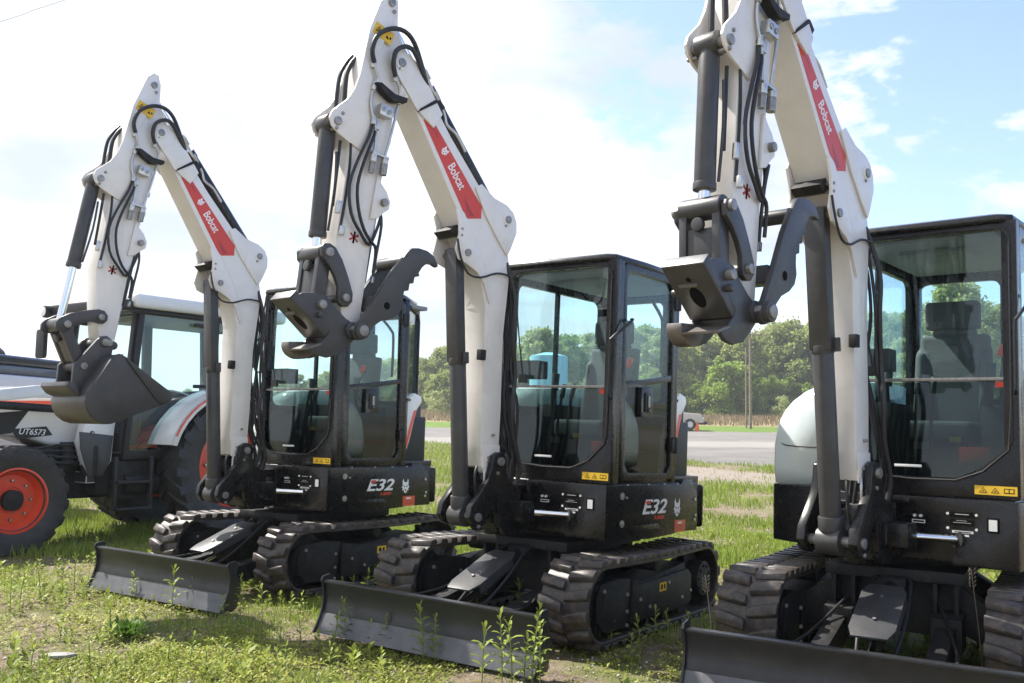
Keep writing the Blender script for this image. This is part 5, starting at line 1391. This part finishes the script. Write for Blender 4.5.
WV = [weed_meshes(.34, 24, .085, 1), weed_meshes(.27, 20, .075, 2), weed_meshes(.22, 17, .065, 3), weed_meshes(.40, 28, .075, 4), weed_meshes(.16, 13, .07, 5)]
def px2ground(px, py):
    """helper for reading positions off the photograph's perspective (camera model below)"""
    f, pi_, ro, h = CAM
    du, dv = px-512, py-341.5; u = du*math.cos(ro)+dv*math.sin(ro); v = -du*math.sin(ro)+dv*math.cos(ro)
    d = (u, f*math.cos(pi_)+v*math.sin(pi_), f*math.sin(pi_)-v*math.cos(pi_)); t = -h/d[2]; return d[0]*t, d[1]*t
CAM = (951.578, .0878, .0149, 1.2921)
weeds = [
 ('tall leafy weed in front of the left blade', 'weeds in front of the left blade', [(172,612,.29,1),(222,632,.22,0),(190,608,.2,2),(240,618,.28,3),(134,600,.2,1)]),
 ('tall leafy weed in front of the middle blade', 'weeds in front of the middle blade', [(346,645,.27,0),(386,652,.2,2),(423,662,.30,1),(435,664,.26,3),(334,648,.18,4),(372,648,.15,4)]),
 ('tall slender weed before the right end of the middle blade', 'weeds at the right end of the middle blade', [(502,684,.36,3),(512,684,.30,1),(532,686,.40,3),(540,684,.30,0),(482,684,.28,1),(524,684,.24,2)]),
 ('small green weed among the left machine and tractor shade', 'weeds in the tractor shade', [(262,612,.18,4),(272,600,.22,1),(98,560,.2,2),(8,545,.16,4),(86,600,.24,0),(74,590,.26,1),(40,600,.2,2),(10,612,.3,3),(20,604,.24,1)]),
 ('leafy weed growing up behind the middle blade', 'weeds behind the middle blade', [(478,628,.36,0),(518,625,.28,1),(470,632,.2,2)]),
 ('leafy weed growing between tracks behind the right blade', 'weeds behind the right blade', [(822,660,.42,0),(800,655,.22,4),(948,678,.24,2),(932,676,.2,4),(905,672,.18,4),(780,660,.2,2)]),
 ('bushy weed between the left and middle machines', 'weeds between left and middle machines', [(352,600,.16,4),(366,600,.22,2),(378,598,.24,1),(390,600,.2,2),(290,618,.15,4),(300,612,.13,4),(344,604,.18,2),(400,602,.16,4)]),
 ('small weed in the shade beside the middle right track', 'weeds beside the middle track', [(612,650,.16,4),(640,652,.2,2),(655,640,.18,4),(670,650,.22,1),(690,640,.16,4),(704,648,.18,2),(630,660,.15,4),(600,648,.18,4)]),
 ('small yellow-green weed in the open foreground', 'weeds in the open foreground', [(110,632,.16,4),(60,640,.14,4),(190,668,.18,2),(206,676,.14,4),(168,660,.13,4),(222,672,.18,2),(280,650,.14,4),(300,640,.12,4),(30,676,.15,4),(90,668,.13,4),(250,660,.12,4),(330,672,.14,4),(380,676,.13,4),(285,672,.16,2)]),
]
for lab, grp, L in weeds:
    for (px, py, h, v) in L:
        x, y = px2ground(px, py); st, lv = WV[v]; h0 = (.34,.27,.22,.40,.16)[v]
        r_ = top('weed_plant', lab, 'weed', grp, T(x, y, -.012) @ Rz(random.uniform(0, 6.28)) @ Matrix.Scale(h/h0, 4))
        link('stem', st, r_); link('leaves', lv, r_)
# dark leafy rosette
r = random.Random(9); V = []; Fq = []; tn = []
for k in range(420):
    a = r.uniform(0, 6.28); rad = r.uniform(0, .13); L = r.uniform(.025, .055); p = Vector((rad*math.cos(a), rad*math.sin(a), r.uniform(.0, .07))); up = r.uniform(.3, 1.2); d = Vector((math.cos(a)*math.cos(up), math.sin(a)*math.cos(up), math.sin(up))); s = Vector((-math.sin(a), math.cos(a), 0)); w = L*.22; i0 = len(V)
    V += [p, p+d*L*.5-s*w, p+d*L, p+d*L*.5+s*w]; Fq.append((i0, i0+1, i0+2, i0+3)); tn.append(r.uniform(.1, 1))
rx, ry = px2ground(128, 636)
top('leafy_clump', 'dense dark green leafy clump on the open ground before the left blade', 'plant', None, T(rx, ry, -.01), soup('leafy_clump', np.array([tuple(v) for v in V]), np.array(Fq), np.array(tn), 'leafd'))
# seed-head stalks on the right
for (px, py, h) in ((716,690,.55),(985,700,.62)):
    x, y = px2ground(px, py); mb = MB(); mb.tube([(0,0,0),(-.02,0,h*.5),(-.05,0,h)], .0022, 5)
    for k in range(14): t = k/13; mb.cyl((-.05+.012*math.sin(k*2.1), .012*math.cos(k*2.1), h*(.86+.14*t)), (-.05+.02*math.sin(k*2.1), .02*math.cos(k*2.1), h*(.86+.14*t)+.012), .0025, 4)
    top('grass_stalk', 'dry seed-head stalk at the left end of the right blade' if px < 800 else 'dry seed-head stalk before the right cab panel', 'grass stalk', None, T(x, y, 0), mb.mesh('grass_stalk', 'wood'))

# ------------------------------------------------------------------ trees
MT['tree1'] = leafmat('tree_leaf_mid', (.19,.24,.065), (.37,.42,.14), .6)
MT['tree2'] = leafmat('tree_leaf_bright', (.15,.22,.035), (.30,.40,.08), .5)
MT['tree3'] = leafmat('tree_leaf_grey', (.21,.25,.095), (.38,.42,.18), .6)
def tree_mesh(seed, h, w, mat, nclump=64, nleaf=12500, low=.0, ls=.28, kind='round'):
    g = np.random.default_rng(seed); r = random.Random(seed)
    tb = MB(); tb.tube([(0,0,-.4),(.1,.05,h*.25),(.05,-.05,h*.5),(.0,0,h*.7)], .010*h, 7)
    cl = []
    for k in range(nclump):
        t = g.uniform(low, .97); prof = math.sin(PI*min(1, (t-low*.3)/(1.04-low*.3))**.75)**.7
        a = g.uniform(0, 2*PI); rad = w*.5*prof*math.sqrt(g.uniform(.05, 1)); cl.append((rad*math.cos(a), rad*math.sin(a), h*t, g.uniform(.14, .23)*w*(1.1-.55*t)))
    for c in cl[::3]: tb.tube([(0,0,max(.1*h, c[2]*.5)), (c[0]*.5, c[1]*.5, c[2]*.8), (c[0], c[1], c[2])], .0035*h, 5)
    C = np.array(cl); idx = g.integers(0, len(C), nleaf); D = g.normal(0, 1, (nleaf, 3)); D /= np.linalg.norm(D, axis=1)[:, None]
    rr = g.uniform(.3, 1.15, nleaf)**.6*np.where(g.random(nleaf) < .22, g.uniform(1., 1.7, nleaf), 1.); P = C[idx, :3]+D*(C[idx, 3]*rr)[:, None]*np.array([1, 1, .8])
    s = ls*g.uniform(.5, 1.2, nleaf); N1 = g.normal(0, 1, (nleaf, 3)); N1 /= np.linalg.norm(N1, axis=1)[:, None]; N2 = np.cross(N1, g.normal(0, 1, (nleaf, 3))); N2 /= np.linalg.norm(N2, axis=1)[:, None]
    V = np.stack([P-N1*s[:, None], P+N2*s[:, None]*.5, P+N1*s[:, None], P-N2*s[:, None]*.5], 1).reshape(-1, 3); i = np.arange(nleaf)*4
    tone = np.clip(g.normal(.45, .2, nleaf)+g.normal(0, .14, len(C))[idx], 0, 1)
    return tb.mesh('trunk', 'bark'), soup('crown', V, np.stack([i, i+1, i+2, i+3], -1), tone, mat)
TV = [tree_mesh(1, 14, 9, 'tree1'), tree_mesh(2, 12, 8, 'tree3'), tree_mesh(3, 15, 8, 'tree3', 40), tree_mesh(4, 13, 10, 'tree1', 40), tree_mesh(5, 8, 7, 'tree2', 30, 5200, low=.03), tree_mesh(6, 14, 7.5, 'tree2', 30), tree_mesh(7, 3.2, 4, 'tree3', 20, 1800, low=.03, ls=.16)]
TH = [14, 12, 15, 13, 8, 14, 3.2]
TL = ['dense mid-green tree in the far tree line behind the lot', 'grey-green bushy tree in the far tree line behind the lot', 'tall grey-green tree in the far tree line behind the lot', 'broad mid-green tree in the far tree line behind the lot', 'bright yellow-green young tree before the far tree line', 'tall fresh-green tree in the far tree line behind the lot', 'low grey-green shrub at the foot of the far trees']
def plant(v, x, y, h, label=None, group='trees in the far tree line', sc=1.):
    k = h/TH[v]; z = float(zg(np.array(float(x)), np.array(float(y))))
    r_ = top('tree' if v != 6 else 'shrub', label or TL[v], 'tree' if v != 6 else 'shrub', group, T(x, y, z-.1) @ Rz(random.uniform(0, 6.28)) @ Matrix.Diagonal((k*sc, k*sc, k, 1)))
    tr, cr = TV[v]; link('trunk', tr, r_); link('crown', cr, r_)
rt = random.Random(17)
def topy(px):    # crown height wanted at photo column px
    P = [(0,399),(150,396),(300,378),(400,358),(430,352),(500,338),(540,333),(600,335),(650,328),(700,330),(740,330),(790,324),(860,318),(900,312),(950,296),(1024,318),(1150,315)]
    for (a, b), (c, d) in zip(P, P[1:]):
        if a <= px <= c: return b+(d-b)*(px-a)/(c-a)
    return 320
for row, (Y, n, jit) in enumerate(((150, 34, 3), (156, 32, 3), (163, 30, 2))):
    for k in range(n):
        px = 405+(1130-405)*(k+.5*row+rt.uniform(-.25, .25))/n; y = Y+rt.uniform(-jit, jit); x = (px-512)/951.6*y
        hz = 425+(px-512)*.0149; z = float(zg(np.array(x), np.array(y))); h = (hz-topy(px))*y/951.6+1.29-z+rt.uniform(-1.5, .8)-row*.2
        plant(rt.choice([0,1,1,2,2,3,3,5]), x, y, max(5, h), sc=rt.uniform(.85, 1.15))
for px, yy, h, v in ((727,140,8.5,4),(745,142,7.6,4),(716,141,6,4),(768,141,6,4),(812,140,5.,4),(455,141,6,4),(640,141,6,4),(783,136,3.0,6),(798,137,2.4,6),(437,138,3,6),(443,118,2.2,6),(930,141,6.5,4),(990,141,6,4)):
    plant(v, (px-512)/951.6*yy, yy, h, group='low growth before the tree line')
for k in range(34):
    px = 408+(1110-408)*k/34+rt.uniform(-8, 8); plant(rt.choice([4,1,3,4,0]), (px-512)/951.6*143, 143+rt.uniform(-1.5, 1.5), rt.uniform(4.2, 7.0), label='low bushy tree filling the foot of the far tree line', group='low bushy growth at the foot of the tree line', sc=1.25)
for px, yy, h in ((958,96,15.2),(1000,98,12.8),(903,102,9.5),(878,104,8.)): plant(2 if px > 920 else 1, (px-512)/951.6*yy, yy, h, label='nearer %s tree seen through the right cab window' % ('tall' if h > 14 else 'pale' if h > 12 else 'medium' if h > 9 else 'low'), group=None)
for k in range(26):
    px = 5+400*k/26+rt.uniform(-6, 6); y = 230+rt.uniform(-12, 12); hz = 425+(px-512)*.0149; x = (px-512)/951.6*y; z = float(zg(np.array(x), np.array(y))); h = (hz-topy(px))*y/951.6+1.29-z
    plant(rt.choice([0,1,3]), x, y, max(3.5, h+rt.uniform(-1, 1)), label='distant low tree on the far left skyline', group='trees on the far left skyline', sc=1.2)
# dry grass band in front of the trees
n = 26000; y = rng.uniform(96, 138, n); x = rng.uniform(-24, 84, n); z = zg(x, y); h = rng.uniform(.2, .8, n)*(.5+fbm(x, y, .12, 71)); a = rng.uniform(0, PI, n); w = rng.uniform(.03, .08, n); b_ = np.stack([x, y, z-.05], -1); s_ = np.stack([np.cos(a), np.sin(a), 0*a], -1)*w[:, None]; u_ = np.stack([rng.normal(0, .15, n), rng.normal(0, .15, n), h], -1)
V = np.stack([b_-s_, b_+s_, b_+u_], 1).reshape(-1, 3); i = np.arange(n)*3
MT['dryg'] = leafmat('dry_grass', (.15,.115,.06), (.33,.26,.15), .2)
o = link('dry_grass', soup('dry_grass', V, np.stack([i, i+1, i+2], -1), rng.random(n), 'dryg')); o['kind'] = 'stuff'; o['label'] = 'tall dry tan grass before the trees'; o['category'] = 'grass'

hz_, nt_, ou_ = nodes('haze_air'); pv = nt_.nodes.new('ShaderNodeVolumePrincipled'); pv.inputs['Color'].default_value = (.86,.90,.95,1); pv.inputs['Density'].default_value = .0006; pv.inputs['Anisotropy'].default_value = .3; nt_.links.new(pv.outputs[0], ou_.inputs['Volume'])
MT['haze'] = hz_
mb = MB(); mb.box(-3100, 3100, -70, 3600, -2, 50); o = link('haze', mb.mesh('haze', 'haze')); o['kind'] = 'stuff'; o['label'] = 'thin pale air haze'; o['category'] = 'haze'
# ------------------------------------------------------------------ sky, sun, camera
SUN_EL, SUN_AZ = R(52), R(-57)      # azimuth from +Y towards +X
w = bpy.data.worlds.new('World'); scene.world = w; w.use_nodes = True; nt = w.node_tree; nt.nodes.clear()
out = nt.nodes.new('ShaderNodeOutputWorld'); bg = nt.nodes.new('ShaderNodeBackground'); lk(nt, bg.outputs[0], out.inputs[0]); bg.inputs['Strength'].default_value = .10
sky = nt.nodes.new('ShaderNodeTexSky'); sky.sky_type = 'NISHITA'; sky.sun_disc = False; sky.sun_elevation = SUN_EL; sky.sun_rotation = SUN_AZ; sky.dust_density = 1.; sky.air_density = 1.; sky.ozone_density = 4
tc = nt.nodes.new('ShaderNodeTexCoord')
mp = nt.nodes.new('ShaderNodeMapping'); mp.inputs['Scale'].default_value = (1., 1., 2.2); lk(nt, tc.outputs['Generated'], mp.inputs['Vector'])
n1 = nt.nodes.new('ShaderNodeTexNoise'); n1.inputs['Scale'].default_value = 4.6; n1.inputs['Detail'].default_value = 12; n1.inputs['Roughness'].default_value = .60; n1.inputs['Distortion'].default_value = .15; lk(nt, mp.outputs[0], n1.inputs['Vector'])
sp = nt.nodes.new('ShaderNodeSeparateXYZ'); lk(nt, tc.outputs['Generated'], sp.inputs[0])
ma = nt.nodes.new('ShaderNodeMath'); ma.operation = 'MULTIPLY_ADD'; lk(nt, sp.outputs['X'], ma.inputs[0]); ma.inputs[1].default_value = -.27; lk(nt, n1.outputs['Fac'], ma.inputs[2])
cr = ramp(nt, ma.outputs[0], [(.425, g3(0)), (.46, g3(.6)), (.50, g3(1))])
n2 = nt.nodes.new('ShaderNodeTexNoise'); n2.inputs['Scale'].default_value = 3.2; n2.inputs['Detail'].default_value = 8; lk(nt, mp.outputs[0], n2.inputs['Vector'])
cc = ramp(nt, n2.outputs['Fac'], [(.38, (2.2,2.5,3.05)), (.58, (3.8,3.9,4.05))])
mx = nt.nodes.new('ShaderNodeMixRGB'); lk(nt, cr.outputs[0], mx.inputs[0]); hs_ = nt.nodes.new('ShaderNodeHueSaturation'); hs_.inputs['Hue'].default_value = .512; hs_.inputs['Saturation'].default_value = 1.0; hs_.inputs['Value'].default_value = .95; lk(nt, sky.outputs[0], hs_.inputs['Color']); lk(nt, hs_.outputs[0], mx.inputs[1]); lk(nt, cc.outputs[0], mx.inputs[2]); lk(nt, mx.outputs[0], bg.inputs['Color'])
ld = bpy.data.lights.new('sun', 'SUN'); ld.energy = 3.6; ld.angle = R(.53); ld.color = (1, .95, .87); lo = bpy.data.objects.new('sun', ld); COL.objects.link(lo)
sd = Vector((math.sin(SUN_AZ)*math.cos(SUN_EL), math.cos(SUN_AZ)*math.cos(SUN_EL), math.sin(SUN_EL))); lo.rotation_euler = (-sd).to_track_quat('-Z', 'Y').to_euler(); lo['kind'] = 'structure'

f, pi_, ro, h = CAM
cd = bpy.data.cameras.new('camera'); cam = bpy.data.objects.new('camera', cd); COL.objects.link(cam); scene.camera = cam
cd.sensor_width = 36; cd.lens = f/1024*36; cd.clip_end = 6000; cd.clip_start = .05
fwd = Vector((0, math.cos(pi_), math.sin(pi_))); up0 = Vector((0, -math.sin(pi_), math.cos(pi_))); rt0 = Vector((1, 0, 0))
rgt = rt0*math.cos(ro)-up0*math.sin(-ro)*-1 if False else rt0*math.cos(ro)+up0*(-math.sin(ro))*-1
upv = fwd.cross(rgt)*-1
M = Matrix((rgt, upv, -fwd)).transposed().to_4x4(); M.translation = (0, 0, h); cam.matrix_world = M
scene.render.resolution_x = 1024; scene.render.resolution_y = 683
scene.render.engine = 'CYCLES'
vs_ = scene.view_settings; vs_.view_transform = 'Standard'; vs_.look = 'None'; vs_.exposure = 1.76; vs_.gamma = 1
